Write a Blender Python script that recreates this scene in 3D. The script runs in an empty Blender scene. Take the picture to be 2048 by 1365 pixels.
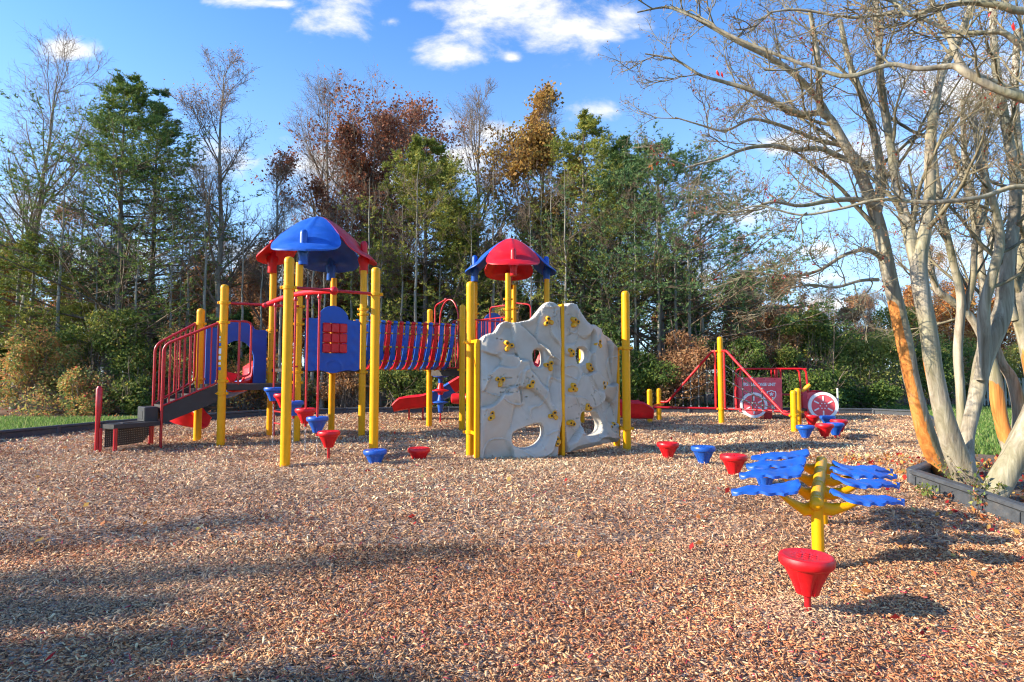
import bpy, bmesh, math, random
import numpy as np
from mathutils import Vector, noise as mnoise
from mathutils.geometry import delaunay_2d_cdt
random.seed(7)
rng = np.random.default_rng(11)
scene = bpy.context.scene
COL = scene.collection
PI = math.pi

# ------------------------------------------------------------------ camera frame of reference
F = 1150.0; CX, CY = 1024.0, 682.5; EYE = 1.2
PITCH = math.atan(62.5 / F)
cp, sp = math.cos(PITCH), math.sin(PITCH)

def sstep(a, b, x):
    t = np.clip((x - a) / (b - a), 0, 1)
    return t * t * (3 - 2 * t)

def gz(x, y):
    """height of the ground: flat under the equipment, falling a little toward the near edge"""
    return -0.22 * (1 - sstep(3.2, 6.9, y))

def ray(px, py):
    a = (px - CX) / F; b = (CY - py) / F
    return a, cp - b * sp, sp + b * cp

def W(px, py, Y):
    x, y, z = ray(px, py)
    return Vector((x / y * Y, Y, EYE + z / y * Y))

def G(px, py):
    x, y, z = ray(px, py)
    g = 0.0
    for _ in range(30):
        Y = (g - EYE) / z * y
        g = float(gz(0, Y))
    return Vector((x / y * Y, Y, g))

# ------------------------------------------------------------------ object helpers
def tag(o, label=None, cat=None, group=None, kind=None):
    if label: o['label'] = label
    if cat: o['category'] = cat
    if group: o['group'] = group
    if kind: o['kind'] = kind
    return o

def thing(name, label, cat, loc=(0, 0, 0), group=None):
    o = bpy.data.objects.new(name, None); COL.objects.link(o)
    o.empty_display_size = 0.2
    o.location = loc
    return tag(o, label, cat, group)

def worg(p):
    v = Vector((0, 0, 0))
    while p is not None:
        v += Vector(p.location); p = p.parent
    return v

def mkmesh(name, verts, faces, mats, midx=None, smooth=True, ang=40, attrs=None):
    me = bpy.data.meshes.new(name)
    me.from_pydata([tuple(v) for v in verts], [], faces)
    for m in mats: me.materials.append(m)
    if midx is not None: me.polygons.foreach_set('material_index', np.array(midx, dtype=np.int32))
    if attrs:
        for k, v in attrs.items():
            a = me.attributes.new(k, 'FLOAT', 'POINT'); a.data.foreach_set('value', np.array(v, dtype=np.float32))
    me.update()
    if smooth:
        me.shade_smooth()
        if ang: me.set_sharp_from_angle(angle=math.radians(ang))
    return me

def npmesh(name, V, Q, mats, midx=None, smooth=False, attrs=None, colors=None):
    """V (n,3); Q (m,k) of constant k -- fast path for leaves, chips and twigs"""
    me = bpy.data.meshes.new(name)
    if not isinstance(Q, list): Q = [Q]
    Q = [q for q in Q if len(q)]
    nl = sum(q.size for q in Q); nf = sum(len(q) for q in Q)
    me.vertices.add(len(V)); me.vertices.foreach_set('co', np.ascontiguousarray(V, dtype=np.float32).ravel())
    me.loops.add(nl); me.loops.foreach_set('vertex_index', np.concatenate([q.ravel() for q in Q]).astype(np.int32))
    me.polygons.add(nf)
    ks = np.concatenate([np.full(len(q), q.shape[1]) for q in Q])
    st = np.concatenate([[0], np.cumsum(ks)[:-1]]).astype(np.int32)
    me.polygons.foreach_set('loop_start', st)
    me.polygons.foreach_set('loop_total', ks.astype(np.int32))
    for m in mats: me.materials.append(m)
    if midx is not None: me.polygons.foreach_set('material_index', np.asarray(midx, dtype=np.int32))
    me.update(calc_edges=True)
    if attrs:
        for k, v in attrs.items():
            a = me.attributes.new(k, 'FLOAT', 'POINT'); a.data.foreach_set('value', np.asarray(v, dtype=np.float32))
    if colors is not None:
        a = me.attributes.new('chip', 'FLOAT_COLOR', 'POINT')
        c = np.ones((len(V), 4), dtype=np.float32); c[:, :3] = colors
        a.data.foreach_set('color', c.ravel())
    if smooth: me.shade_smooth()
    return me

def link(name, me, parent=None, label=None):
    o = bpy.data.objects.new(name, me); COL.objects.link(o)
    if parent is not None: o.parent = parent
    if label: o['label'] = label
    return o

class MB:
    """collects shapes in world coordinates; build() links them as ONE mesh object under its parent"""
    def __init__(s): s.v = []; s.f = []; s.m = []; s.cur = 0
    def mat(s, i): s.cur = i; return s
    def add(s, vs, fs):
        b = len(s.v); s.v += [Vector(v) for v in vs]
        s.f += [tuple(i + b for i in f) for f in fs]; s.m += [s.cur] * len(fs); return s
    def tube(s, pts, r, n=12, caps=True, closed=False):
        pts = [Vector(p) for p in pts]
        N = len(pts); rr = r if hasattr(r, '__len__') else [r] * N
        tang = []
        for i in range(N):
            if closed: t = pts[(i + 1) % N] - pts[i - 1]
            else: t = pts[min(i + 1, N - 1)] - pts[max(i - 1, 0)]
            tang.append(t.normalized())
        ref = Vector((0, 0, 1)) if abs(tang[0].z) < .9 else Vector((1, 0, 0))
        a = tang[0].cross(ref).normalized(); vs = []; fs = []
        for i in range(N):
            a = (a - tang[i] * a.dot(tang[i])).normalized(); b = tang[i].cross(a)
            for k in range(n):
                th = 2 * PI * k / n
                vs.append(pts[i] + (a * math.cos(th) + b * math.sin(th)) * rr[i])
        for i in range(N if closed else N - 1):
            j = (i + 1) % N
            for k in range(n):
                fs.append((i * n + k, i * n + (k + 1) % n, j * n + (k + 1) % n, j * n + k))
        if caps and not closed:
            fs.append(tuple(reversed(range(n)))); fs.append(tuple((N - 1) * n + k for k in range(n)))
        return s.add(vs, fs)
    def lathe(s, prof, c, n=24, axis=(0, 0, 1), flute=None):
        """prof: list of (r, h)"""
        ax = Vector(axis).normalized(); c = Vector(c)
        ref = Vector((1, 0, 0)) if abs(ax.x) < .9 else Vector((0, 1, 0))
        a = ax.cross(ref).normalized(); b = ax.cross(a); vs = []; fs = []
        for i, (r, h) in enumerate(prof):
            for k in range(n):
                th = 2 * PI * k / n
                q = r * (flute(th, h) if flute else 1)
                vs.append(c + ax * h + (a * math.cos(th) + b * math.sin(th)) * q)
        for i in range(len(prof) - 1):
            for k in range(n):
                fs.append((i * n + k, i * n + (k + 1) % n, (i + 1) * n + (k + 1) % n, (i + 1) * n + k))
        if prof[0][0] > 1e-5: fs.append(tuple(reversed(range(n))))
        if prof[-1][0] > 1e-5: fs.append(tuple((len(prof) - 1) * n + k for k in range(n)))
        return s.add(vs, fs)
    def box(s, c, ex, ey, ez, sx, sy, sz, bev=0.0):
        """box centred on c with half sizes along unit axes; bevelled through shrunk end rings"""
        c = Vector(c); ex = Vector(ex).normalized(); ey = Vector(ey).normalized(); ez = Vector(ez).normalized()
        b = min(bev, sx * .45, sy * .45, sz * .45)
        if b <= 0:
            vs = [c + ex * sx * i + ey * sy * j + ez * sz * k for k in (-1, 1) for i, j in ((-1, -1), (1, -1), (1, 1), (-1, 1))]
            fs = [(3, 2, 1, 0), (4, 5, 6, 7)] + [(i, (i + 1) % 4, 4 + (i + 1) % 4, 4 + i) for i in range(4)]
            return s.add(vs, fs)
        rings = []
        def ring(hx, hy, z, bb):
            pts = []
            for (i, j) in ((-1, -1), (1, -1), (1, 1), (-1, 1)):
                if i * j > 0: seq = ((i * hx, j * (hy - bb)), (i * (hx - bb), j * hy))
                else: seq = ((i * (hx - bb), j * hy), (i * hx, j * (hy - bb)))
                pts += [c + ex * u + ey * v + ez * z for u, v in seq]
            # order around
            return pts
        def ordered(hx, hy, z, bb):
            P = [(-hx, -(hy - bb)), (-(hx - bb), -hy), (hx - bb, -hy), (hx, -(hy - bb)), (hx, hy - bb), (hx - bb, hy), (-(hx - bb), hy), (-hx, hy - bb)]
            return [c + ex * u + ey * v + ez * z for u, v in P]
        vs = ordered(sx - b, sy - b, -sz, b * .5) + ordered(sx, sy, -sz + b, b) + ordered(sx, sy, sz - b, b) + ordered(sx - b, sy - b, sz, b * .5)
        fs = [tuple(reversed(range(8))), tuple(range(24, 32))]
        for r in range(3):
            for k in range(8): fs.append((r * 8 + k, r * 8 + (k + 1) % 8, (r + 1) * 8 + (k + 1) % 8, (r + 1) * 8 + k))
        return s.add(vs, fs)
    def beam(s, p0, p1, w, h, bev=.004, up=(0, 0, 1)):
        p0 = Vector(p0); p1 = Vector(p1); d = (p1 - p0); L = d.length; d.normalize()
        side = d.cross(Vector(up)).normalized(); u = side.cross(d)
        return s.box((p0 + p1) / 2, d, side, u, L / 2, w / 2, h / 2, bev)
    def prism(s, pts, off):
        """closed planar polygon pts extruded by vector off"""
        n = len(pts); pts = [Vector(p) for p in pts]; off = Vector(off)
        vs = pts + [p + off for p in pts]
        fs = [tuple(reversed(range(n))), tuple(range(n, 2 * n))] + [(i, (i + 1) % n, n + (i + 1) % n, n + i) for i in range(n)]
        return s.add(vs, fs)
    def sheet(s, grid, off):
        """grid[i][j] of points -> closed slab of thickness vector off (a vector or a function of i,j)"""
        A = len(grid); B = len(grid[0]); vs = []; fs = []
        for i in range(A):
            for j in range(B): vs.append(Vector(grid[i][j]))
        for i in range(A):
            for j in range(B):
                o = off(i, j) if callable(off) else Vector(off)
                vs.append(Vector(grid[i][j]) + o)
        n = A * B
        for i in range(A - 1):
            for j in range(B - 1):
                a = i * B + j; q = (a, a + 1, a + B + 1, a + B)
                fs.append(q); fs.append(tuple(n + k for k in reversed(q)))
        rim = [j for j in range(B)] + [i * B + B - 1 for i in range(1, A)] + [(A - 1) * B + j for j in range(B - 2, -1, -1)] + [i * B for i in range(A - 2, 0, -1)]
        for k in range(len(rim)):
            a, b = rim[k], rim[(k + 1) % len(rim)]
            fs.append((b, a, n + a, n + b))
        return s.add(vs, fs)
    def build(s, name, mats, parent=None, label=None, smooth=True, ang=38):
        if not isinstance(mats, (list, tuple)): mats = [mats]
        o = worg(parent)
        me = mkmesh(name, [v - o for v in s.v], s.f, mats, s.m, smooth, ang)
        bm = bmesh.new(); bm.from_mesh(me); bmesh.ops.recalc_face_normals(bm, faces=bm.faces); bm.to_mesh(me); bm.free()
        if smooth:
            me.shade_smooth(); me.set_sharp_from_angle(angle=math.radians(ang))
        return link(name, me, parent, label)

def bend(pts, r=.08, n=5):
    """round the inner corners of a polyline"""
    pts = [Vector(p) for p in pts]; out = [pts[0]]
    for i in range(1, len(pts) - 1):
        a, b, c = pts[i - 1], pts[i], pts[i + 1]
        ra = min(r, (a - b).length * .45, (c - b).length * .45)
        p = b + (a - b).normalized() * ra; q = b + (c - b).normalized() * ra
        for k in range(n + 1):
            t = k / n; out.append(p * (1 - t) ** 2 + b * 2 * t * (1 - t) + q * t * t)
    out.append(pts[-1]); return out

def copy_tree(o, parent=None):
    c = o.copy(); COL.objects.link(c); c.parent = parent
    for ch in list(o.children): copy_tree(ch, c)
    return c

# ------------------------------------------------------------------ materials
class NT:
    def __init__(s, m):
        m.use_nodes = True; s.t = m.node_tree; s.n = s.t.nodes; s.l = s.t.links
        s.b = s.n.get('Principled BSDF'); s.out = s.n.get('Material Output')
    def new(s, k, **kw):
        nd = s.n.new(k)
        for a, v in kw.items():
            if a.startswith('_'): nd.inputs[a[1:].replace('_', ' ')].default_value = v
            else: setattr(nd, a, v)
        return nd
    def ramp(s, src, stops):
        r = s.n.new('ShaderNodeValToRGB'); e = r.color_ramp.elements
        while len(e) < len(stops): e.new(.5)
        for k, (p, c) in enumerate(stops): e[k].position = p; e[k].color = (*c, 1)
        s.l.new(src, r.inputs[0]); return r.outputs[0]
    def noise(s, scale, detail=4, rough=.6, vec=None, dist=0):
        n = s.new('ShaderNodeTexNoise'); n.inputs['Scale'].default_value = scale; n.inputs['Detail'].default_value = detail
        n.inputs['Roughness'].default_value = rough; n.inputs['Distortion'].default_value = dist
        if vec is not None: s.l.new(vec, n.inputs['Vector'])
        return n.outputs[0]
    def coord(s, kind='Object', scale=(1, 1, 1)):
        c = s.n.new('ShaderNodeTexCoord'); mp = s.n.new('ShaderNodeMapping'); mp.inputs['Scale'].default_value = scale
        s.l.new(c.outputs[kind], mp.inputs[0]); return mp.outputs[0]
    def bump(s, src, strength=.3, dist=.01):
        b = s.n.new('ShaderNodeBump'); b.inputs['Strength'].default_value = strength; b.inputs['Distance'].default_value = dist
        s.l.new(src, b.inputs['Height']); s.l.new(b.outputs[0], s.b.inputs['Normal']); return b
    def mix(s, fac, a, b, mode='MIX'):
        m = s.n.new('ShaderNodeMix'); m.data_type = 'RGBA'; m.blend_type = mode
        for i, v in ((0, fac), (6, a), (7, b)):
            if hasattr(v, 'is_output'): s.l.new(v, m.inputs[i])
            else: m.inputs[i].default_value = v if i == 0 else (*v, 1)
        return m.outputs[2]

def plastic(name, c, rough=.35, var=.18, dirt=(.25, .18, .12), dirt_amt=.18, bump=.05, spec=.5, nscale=6, coat=0.0):
    m = bpy.data.materials.new(name); t = NT(m)
    v = t.coord('Object')
    n1 = t.noise(nscale, 5, .6, v); n2 = t.noise(nscale * 9, 3, .6, v)
    lo = tuple(x * (1 - var) for x in c); hi = tuple(min(1, x * (1 + var * .6)) for x in c)
    base = t.ramp(n1, [(.35, lo), (.65, hi)])
    dn = t.noise(nscale * .6, 8, .72, v)
    df = t.ramp(dn, [(.52, (0, 0, 0)), (.75, (dirt_amt,) * 3)])
    col = t.mix(df, base, dirt)
    t.l.new(col, t.b.inputs['Base Color'])
    rr = t.ramp(n1, [(.3, (rough * .8,) * 3), (.7, (min(1, rough * 1.35),) * 3)])
    t.l.new(rr, t.b.inputs['Roughness'])
    t.b.inputs['Specular IOR Level'].default_value = spec
    t.b.inputs['Coat Weight'].default_value = coat; t.b.inputs['Coat Roughness'].default_value = .15
    t.bump(n2, bump, .004)
    return m

YEL = plastic('yellow_paint', (.90, .40, .002), .38, .06, (.45, .22, .04), .22, .03, .3, 5, 0)
YELH = plastic('yellow_plastic', (.80, .40, .02), .45, .12, (.3, .2, .05), .3, .1)
RED = plastic('red_plastic', (.68, .006, .012), .4, .15, (.4, .1, .08), .2, .06)
REDM = plastic('red_paint', (.50, .008, .014), .34, .12, (.25, .05, .04), .2, .04, coat=.2)
RED_LIT = plastic('sunlit_red', (.92, .10, .12), .5, .10, (.85, .4, .4), .5, .05)  # grazing sunlight on the truck is put into this brighter, pinker red
BLU = plastic('blue_plastic', (.012, .10, .48), .38, .15, (.12, .2, .35), .2, .06)
BLUD = plastic('blue_panel', (.006, .075, .40), .42, .12, (.06, .1, .3), .2, .05)
BLK = plastic('black_plastic', (.024, .023, .024), .5, .25, (.12, .10, .08), .15, .25, nscale=9)
EDGE = plastic('edging_plastic', (.06, .066, .074), .55, .2, (.2, .17, .14), .4, .5, nscale=14)
DECK = plastic('brown_deck', (.040, .027, .021), .6, .2, (.13, .10, .08), .15, .2, nscale=12)
WHT = plastic('white_plastic', (.9, .9, .88), .45, .05, (.5, .47, .42), .2, .03)
ROPE = plastic('black_rope', (.02, .02, .022), .8, .2, (.1, .1, .1), .2, .3, nscale=40)
STEEL = plastic('steel', (.5, .5, .5), .35, .15, (.2, .2, .2), .2, .05); STEEL.node_tree.nodes['Principled BSDF'].inputs['Metallic'].default_value = .9

def rock_mat():
    m = bpy.data.materials.new('molded_rock'); t = NT(m)
    v = t.coord('Object')
    n = t.noise(2.2, 6, .6, v, .6); n2 = t.noise(60, 3, .5, v)
    base = t.ramp(n, [(.3, (.42, .39, .33)), (.5, (.51, .475, .405)), (.7, (.46, .40, .33))])
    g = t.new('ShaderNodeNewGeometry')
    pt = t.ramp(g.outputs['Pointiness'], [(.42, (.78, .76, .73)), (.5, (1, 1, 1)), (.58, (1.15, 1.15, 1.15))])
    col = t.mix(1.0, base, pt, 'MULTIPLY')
    dn = t.noise(5, 8, .75, v)
    df = t.ramp(dn, [(.58, (0, 0, 0)), (.85, (.3, .3, .3))])
    t.l.new(t.mix(df, col, (.3, .22, .15)), t.b.inputs['Base Color'])
    t.b.inputs['Roughness'].default_value = .55
    t.bump(n2, .15, .004)
    return m
ROCK = rock_mat()

def bark_mat(name, lo, hi, scale=(9, 9, 1.6), bump=.7, peel=False, moss=0.0, bd=.02):
    m = bpy.data.materials.new(name); t = NT(m)
    v = t.coord('Object', scale)
    n = t.noise(1.0, 7, .62, v, .8); n2 = t.noise(5.0, 5, .6, v, .4)
    mid = tuple((a + b) / 2 for a, b in zip(lo, hi))
    col = t.ramp(n, [(.3, lo), (.5, mid), (.68, hi)])
    v2 = t.coord('Object', (2.2, 2.2, 1.2))
    bn = t.noise(1.0, 5, .6, v2)
    if moss:
        col = t.mix(t.ramp(bn, [(.45, (0, 0, 0)), (.62, (moss,) * 3)]), col, (.20, .20, .07))
    if peel:
        at = t.new('ShaderNodeAttribute', attribute_name='peel')
        ad = t.new('ShaderNodeMath', operation='ADD'); t.l.new(at.outputs['Fac'], ad.inputs[0])
        sc = t.new('ShaderNodeMath', operation='MULTIPLY_ADD'); t.l.new(n, sc.inputs[0]); sc.inputs[1].default_value = 1.1; sc.inputs[2].default_value = -.55
        t.l.new(sc.outputs[0], ad.inputs[1])
        f = t.ramp(ad.outputs[0], [(.47, (0, 0, 0)), (.53, (1, 1, 1))])
        oc = t.ramp(n, [(.28, (.34, .10, .02)), (.45, (.55, .19, .035)), (.6, (.66, .27, .06)), (.75, (.5, .33, .16))])
        col = t.mix(f, col, oc)
    t.l.new(col, t.b.inputs['Base Color']); t.b.inputs['Roughness'].default_value = .8
    mx = t.new('ShaderNodeMath', operation='MULTIPLY_ADD'); t.l.new(n2, mx.inputs[0]); mx.inputs[1].default_value = .35; t.l.new(n, mx.inputs[2])
    t.bump(mx.outputs[0], bump, bd)
    return m
MYRT = bark_mat('pale_smooth_bark', (.15, .115, .07), (.52, .45, .34), (13, 13, 1.1), .75, True, .4, .015)
MYRTT = bark_mat('twig_bark', (.10, .075, .04), (.33, .28, .17), (8, 8, 8), .2)
BARKD = bark_mat('dark_bark', (.08, .06, .045), (.24, .19, .15), (9, 9, 1.5), .9)
BARKG = bark_mat('grey_bark', (.15, .13, .10), (.42, .38, .31), (8, 8, 1.2), .8, False, .2)
TWIGG = bark_mat('grey_twig', (.13, .09, .065), (.34, .25, .18), (8, 8, 8), .2)
TWIGD = bark_mat('brown_twig', (.10, .07, .045), (.26, .18, .12), (8, 8, 8), .2)

def leaf_mat(name, stops, trans=.42, rough=.6):
    m = bpy.data.materials.new(name); t = NT(m)
    at = t.new('ShaderNodeAttribute', attribute_name='rnd')
    col = t.ramp(at.outputs['Fac'], stops)
    t.l.new(col, t.b.inputs['Base Color']); t.b.inputs['Roughness'].default_value = rough
    t.b.inputs['Specular IOR Level'].default_value = .25
    tr = t.new('ShaderNodeBsdfTranslucent'); t.l.new(col, tr.inputs[0])
    mx = t.new('ShaderNodeMixShader'); mx.inputs[0].default_value = trans
    t.l.new(t.b.outputs[0], mx.inputs[1]); t.l.new(tr.outputs[0], mx.inputs[2]); t.l.new(mx.outputs[0], t.out.inputs[0])
    return m
L_PINE = leaf_mat('pine_needles', [(0, (0.068, 0.114, 0.032)), (.45, (0.152, 0.234, 0.052)), (.8, (0.296, 0.353, 0.064)), (1, (0.582, 0.461, 0.091))], .2)
L_PINEB = leaf_mat('pine_needles_bluish', [(0, (0.051, 0.101, 0.047)), (.5, (0.116, 0.207, 0.073)), (.85, (0.224, 0.301, 0.082)), (1, (0.548, 0.328, 0.073))], .2)
L_PINEY = leaf_mat('pine_needles_yellowish', [(0, (0.116, 0.141, 0.031)), (.5, (0.260, 0.301, 0.055)), (.8, (0.511, 0.435, 0.082)), (1, (0.620, 0.515, 0.108))], .25)
L_RUST = leaf_mat('rust_leaves', [(0, (.16, .05, .03)), (.5, (.33, .12, .065)), (.85, (.46, .20, .10)), (1, (.5, .34, .18))])
L_GOLD = leaf_mat('golden_leaves', [(0, (.22, .11, .035)), (.4, (.42, .22, .06)), (.8, (.52, .34, .08)), (1, (.28, .34, .08))])
L_ORNG = leaf_mat('orange_leaves', [(0, (0.374, 0.108, 0.036)), (.5, (0.620, 0.251, 0.067)), (.85, (0.620, 0.415, 0.108)), (1, (0.620, 0.620, 0.251))])
L_BRWN = leaf_mat('brown_leaves', [(0, (0.237, 0.124, 0.068)), (.5, (0.494, 0.242, 0.116)), (1, (0.620, 0.426, 0.202))])
L_GRN = leaf_mat('green_leaves', [(0, (0.056, 0.087, 0.027)), (.4, (0.133, 0.188, 0.041)), (.8, (0.284, 0.316, 0.068)), (1, (0.546, 0.409, 0.078))])
L_GRNY = leaf_mat('yellow_green_leaves', [(0, (0.133, 0.169, 0.041)), (.5, (0.334, 0.353, 0.078)), (.85, (0.546, 0.434, 0.114)), (1, (0.546, 0.434, 0.114))])
L_DARK = leaf_mat('dark_green_leaves', [(0, (0.045, 0.082, 0.026)), (.5, (0.099, 0.168, 0.038)), (1, (0.260, 0.301, 0.055))])
L_MIX = leaf_mat('autumn_undergrowth_leaves', [(0, (0.093, 0.164, 0.055)), (.3, (0.237, 0.321, 0.092)), (.55, (0.620, 0.531, 0.154)), (.7, (0.620, 0.294, 0.105)), (.85, (0.620, 0.321, 0.129)), (1, (0.620, 0.086, 0.079))])
L_RED = leaf_mat('red_leaves', [(0, (0.404, 0.020, 0.028)), (.6, (0.620, 0.052, 0.036)), (1, (0.620, 0.244, 0.068))], .5)
L_GRASS = leaf_mat('grass_blades', [(0, (0.084, 0.164, 0.036)), (.6, (0.180, 0.308, 0.068)), (.9, (0.324, 0.388, 0.116)), (1, (0.484, 0.436, 0.212))])

def ground_mat(name, stops, scale=14, bump=.5, spots=None):
    m = bpy.data.materials.new(name); t = NT(m)
    v = t.coord('Object')
    n = t.noise(scale, 8, .75, v); n2 = t.noise(.5, 4, .6, v)
    col = t.ramp(n, stops)
    col = t.mix(.5, col, t.ramp(n2, [(.35, (.6, .6, .6)), (.65, (1.0, 1.0, 1.0))]), 'MULTIPLY')
    if spots:
        vo = t.new('ShaderNodeTexVoronoi'); vo.inputs['Scale'].default_value = spots[0]; t.l.new(v, vo.inputs['Vector'])
        f = t.ramp(vo.outputs['Color'], [(spots[2], (0, 0, 0)), (spots[2] + .02, (1, 1, 1))])
        col = t.mix(f, col, spots[1])
    t.l.new(col, t.b.inputs['Base Color']); t.b.inputs['Roughness'].default_value = .95
    t.bump(n, bump, .05)
    return m
GRASS = ground_mat('lawn', [(.3, (.06, .10, .025)), (.5, (.12, .18, .045)), (.7, (.20, .24, .08))], 22)
LITTER = ground_mat('leaf_litter', [(.3, (.06, .04, .025)), (.5, (.2, .1, .05)), (.7, (.32, .17, .09))], 18)
SOIL = ground_mat('bed_soil', [(.3, (.05, .035, .025)), (.5, (.16, .11, .07)), (.7, (.3, .22, .16))], 30)

def mulch_mat():
    m = bpy.data.materials.new('wood_chip_base'); t = NT(m)
    v = t.coord('Object')
    vo = t.new('ShaderNodeTexVoronoi'); vo.inputs['Scale'].default_value = 38; vo.inputs['Randomness'].default_value = 1
    sv = t.coord('Object', (1, 1.8, 1)); t.l.new(sv, vo.inputs['Vector'])
    sep = t.new('ShaderNodeSeparateColor'); t.l.new(vo.outputs['Color'], sep.inputs[0])
    col = t.ramp(sep.outputs[0], [(0, (.05, .03, .02)), (.2, (.2, .1, .06)), (.5, (.36, .22, .14)), (.8, (.5, .36, .25)), (1, (.55, .46, .36))])
    t.l.new(col, t.b.inputs['Base Color']); t.b.inputs['Roughness'].default_value = .9
    t.bump(vo.outputs['Distance'], .8, .02)
    return m
MULCH = mulch_mat()
def chip_mat():
    m = bpy.data.materials.new('wood_chips'); t = NT(m)
    at = t.new('ShaderNodeAttribute', attribute_name='chip')
    v = t.coord('Object', (1, 1, 1)); n = t.noise(180, 3, .6, v)
    col = t.mix(1.0, at.outputs['Color'], t.ramp(n, [(.3, (.72, .7, .68)), (.6, (1.1, 1.1, 1.1))]), 'MULTIPLY')
    t.l.new(col, t.b.inputs['Base Color']); t.b.inputs['Roughness'].default_value = .8
    t.b.inputs['Specular IOR Level'].default_value = .3
    return m
CHIP = chip_mat()
SKY_STR = .105; SUN_STR = 5.0; FILM = 2.0; SKYTINT = (1.12, 1.42, 1.75, 1); HAZE = (3.7, 5.3, 6.9, 1); CLOUD = (6.4, 6.35, 6.3)
# ================================================================== SETTING: ground sheets
MUL = [(-9.0, -4), (-9.8, 0), (-9.7, 5), (-9.45, 8), (-9.1, 10.2), (-8.6, 12.3), (-7.7, 14.3), (-6.9, 15.8), (-4.8, 16.8), (-1.9, 17.3), (1.5, 17.4), (4.1, 17.2),
       (7.5, 17.0), (10.3, 16.5), (11.0, 15.8), (9.95, 13.8), (9.1, 12.3), (8.2, 10.9), (6.85, 9.0), (5.45, 7.25), (4.34, 6.32), (4.38, 5.5), (4.44, 4.6), (4.45, 3.5), (4.4, 0), (4.3, -4)]
def inpoly(x, y, poly):
    r = np.zeros(x.shape, bool); n = len(poly)
    for i in range(n):
        (x0, y0), (x1, y1) = poly[i], poly[(i + 1) % n]
        c = ((y0 > y) != (y1 > y)) & (x < (x1 - x0) * (y - y0) / (y1 - y0 + 1e-12) + x0)
        r ^= c
    return r

MOUNDS = []   # (x, y, height, radius): chips banked round a post or worn pale
def mound(x, y):
    z = np.zeros_like(x)
    for (a, b, h, r) in MOUNDS: z = z + h * np.exp(-((x - a) ** 2 + (y - b) ** 2) / (r * r))
    return z
def undul(x, y):
    return .012 * np.sin(x * 1.7 + .6 * np.sin(y * 1.1)) * np.cos(y * 1.3 + .5 * np.sin(x * .9)) + .008 * np.sin(x * 4.1 + y * 2.3) + .008 * np.cos(y * 5.3 - x * 3.1) + .007 * np.sin(x * 8.3 + 2 * np.sin(y * 3.1)) * np.cos(y * 7.7 + x)
def mz(x, y):
    return gz(x, y) + undul(x, y) + mound(x, y)

PODS_GROUND = {}
def gp(px, py): p = G(px, py); return p
fgp = G(1616, 1232); MOUNDS.append((fgp.x, fgp.y, .03, .22))
for q in ((1336, 917), (1407, 933), (1468, 953), (750, 929), (838, 921), (657, 921), (570, 931), (1530, 972)):
    p = G(*q); MOUNDS.append((p.x, p.y, .015, .25))

def sheet_grid(name, xs, ys, zf, mat, mask=None, kind='structure', label=None):
    X, Y = np.meshgrid(xs, ys); Z = zf(X, Y)
    V = np.stack([X, Y, Z], -1).reshape(-1, 3); nx = len(xs); ny = len(ys)
    I = np.arange(nx * ny).reshape(ny, nx)
    Q = np.stack([I[:-1, :-1], I[:-1, 1:], I[1:, 1:], I[1:, :-1]], -1).reshape(-1, 4)
    if mask is not None:
        c = V[Q].mean(1); Q = Q[mask(c[:, 0], c[:, 1])]
    me = npmesh(name, V, Q, [mat], smooth=True)
    o = link(name, me); tag(o, label, None, None, kind); return o

xs = np.concatenate([[-900, -400, -150, -80, -50, -35], np.arange(-25, 25.1, .5), [35, 50, 80, 150, 400, 900]])
ys = np.concatenate([[-400, -100, -30], np.arange(-10, 30.1, .5), [36, 45, 60, 90, 160, 400, 900, 1600]])
sheet_grid('ground', xs, ys, lambda x, y: gz(x, y) - .045 + 0 * x, GRASS, None, 'structure', 'mown lawn and open ground round the playground')
FLOORP = [(-60, 13.5), (-14, 14.0), (-10.5, 14.8), (-7.5, 17.6), (-3, 18.3), (9.6, 18.2), (10.6, 21.5), (60, 22.5), (60, 75), (-60, 75)]
sheet_grid('forest_floor', np.arange(-60, 60.1, .6), np.arange(13, 75, .6), lambda x, y: gz(x, y) - .035 + .02 * np.sin(x) * np.cos(y * .9), LITTER, lambda x, y: inpoly(x, y, FLOORP), 'structure', 'leaf strewn floor of the wood')
BED = [(4.34, 6.32), (5.45, 7.25), (6.4, 8.4), (7.4, 8.3), (7.6, 6.0), (6.6, 4.0), (6.0, 0), (4.4, 0), (4.45, 3.5), (4.44, 4.6), (4.38, 5.5)]
sheet_grid('planting_bed', np.arange(4.3, 7.8, .12), np.arange(0, 8.6, .12), lambda x, y: gz(x, y) - .005 + .03 * np.sin(x * 3.1) * np.cos(y * 2.3), SOIL, lambda x, y: inpoly(x, y, BED), 'structure', 'bare soil and leaves under the crape myrtles')
sheet_grid('mulch_area', np.arange(-10.2, 11.4, .11), np.arange(-4, 17.6, .11), lambda x, y: mz(x, y) - .012, MULCH, lambda x, y: inpoly(x, y, MUL), 'structure', 'bed of wood chip mulch under the play equipment')

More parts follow.
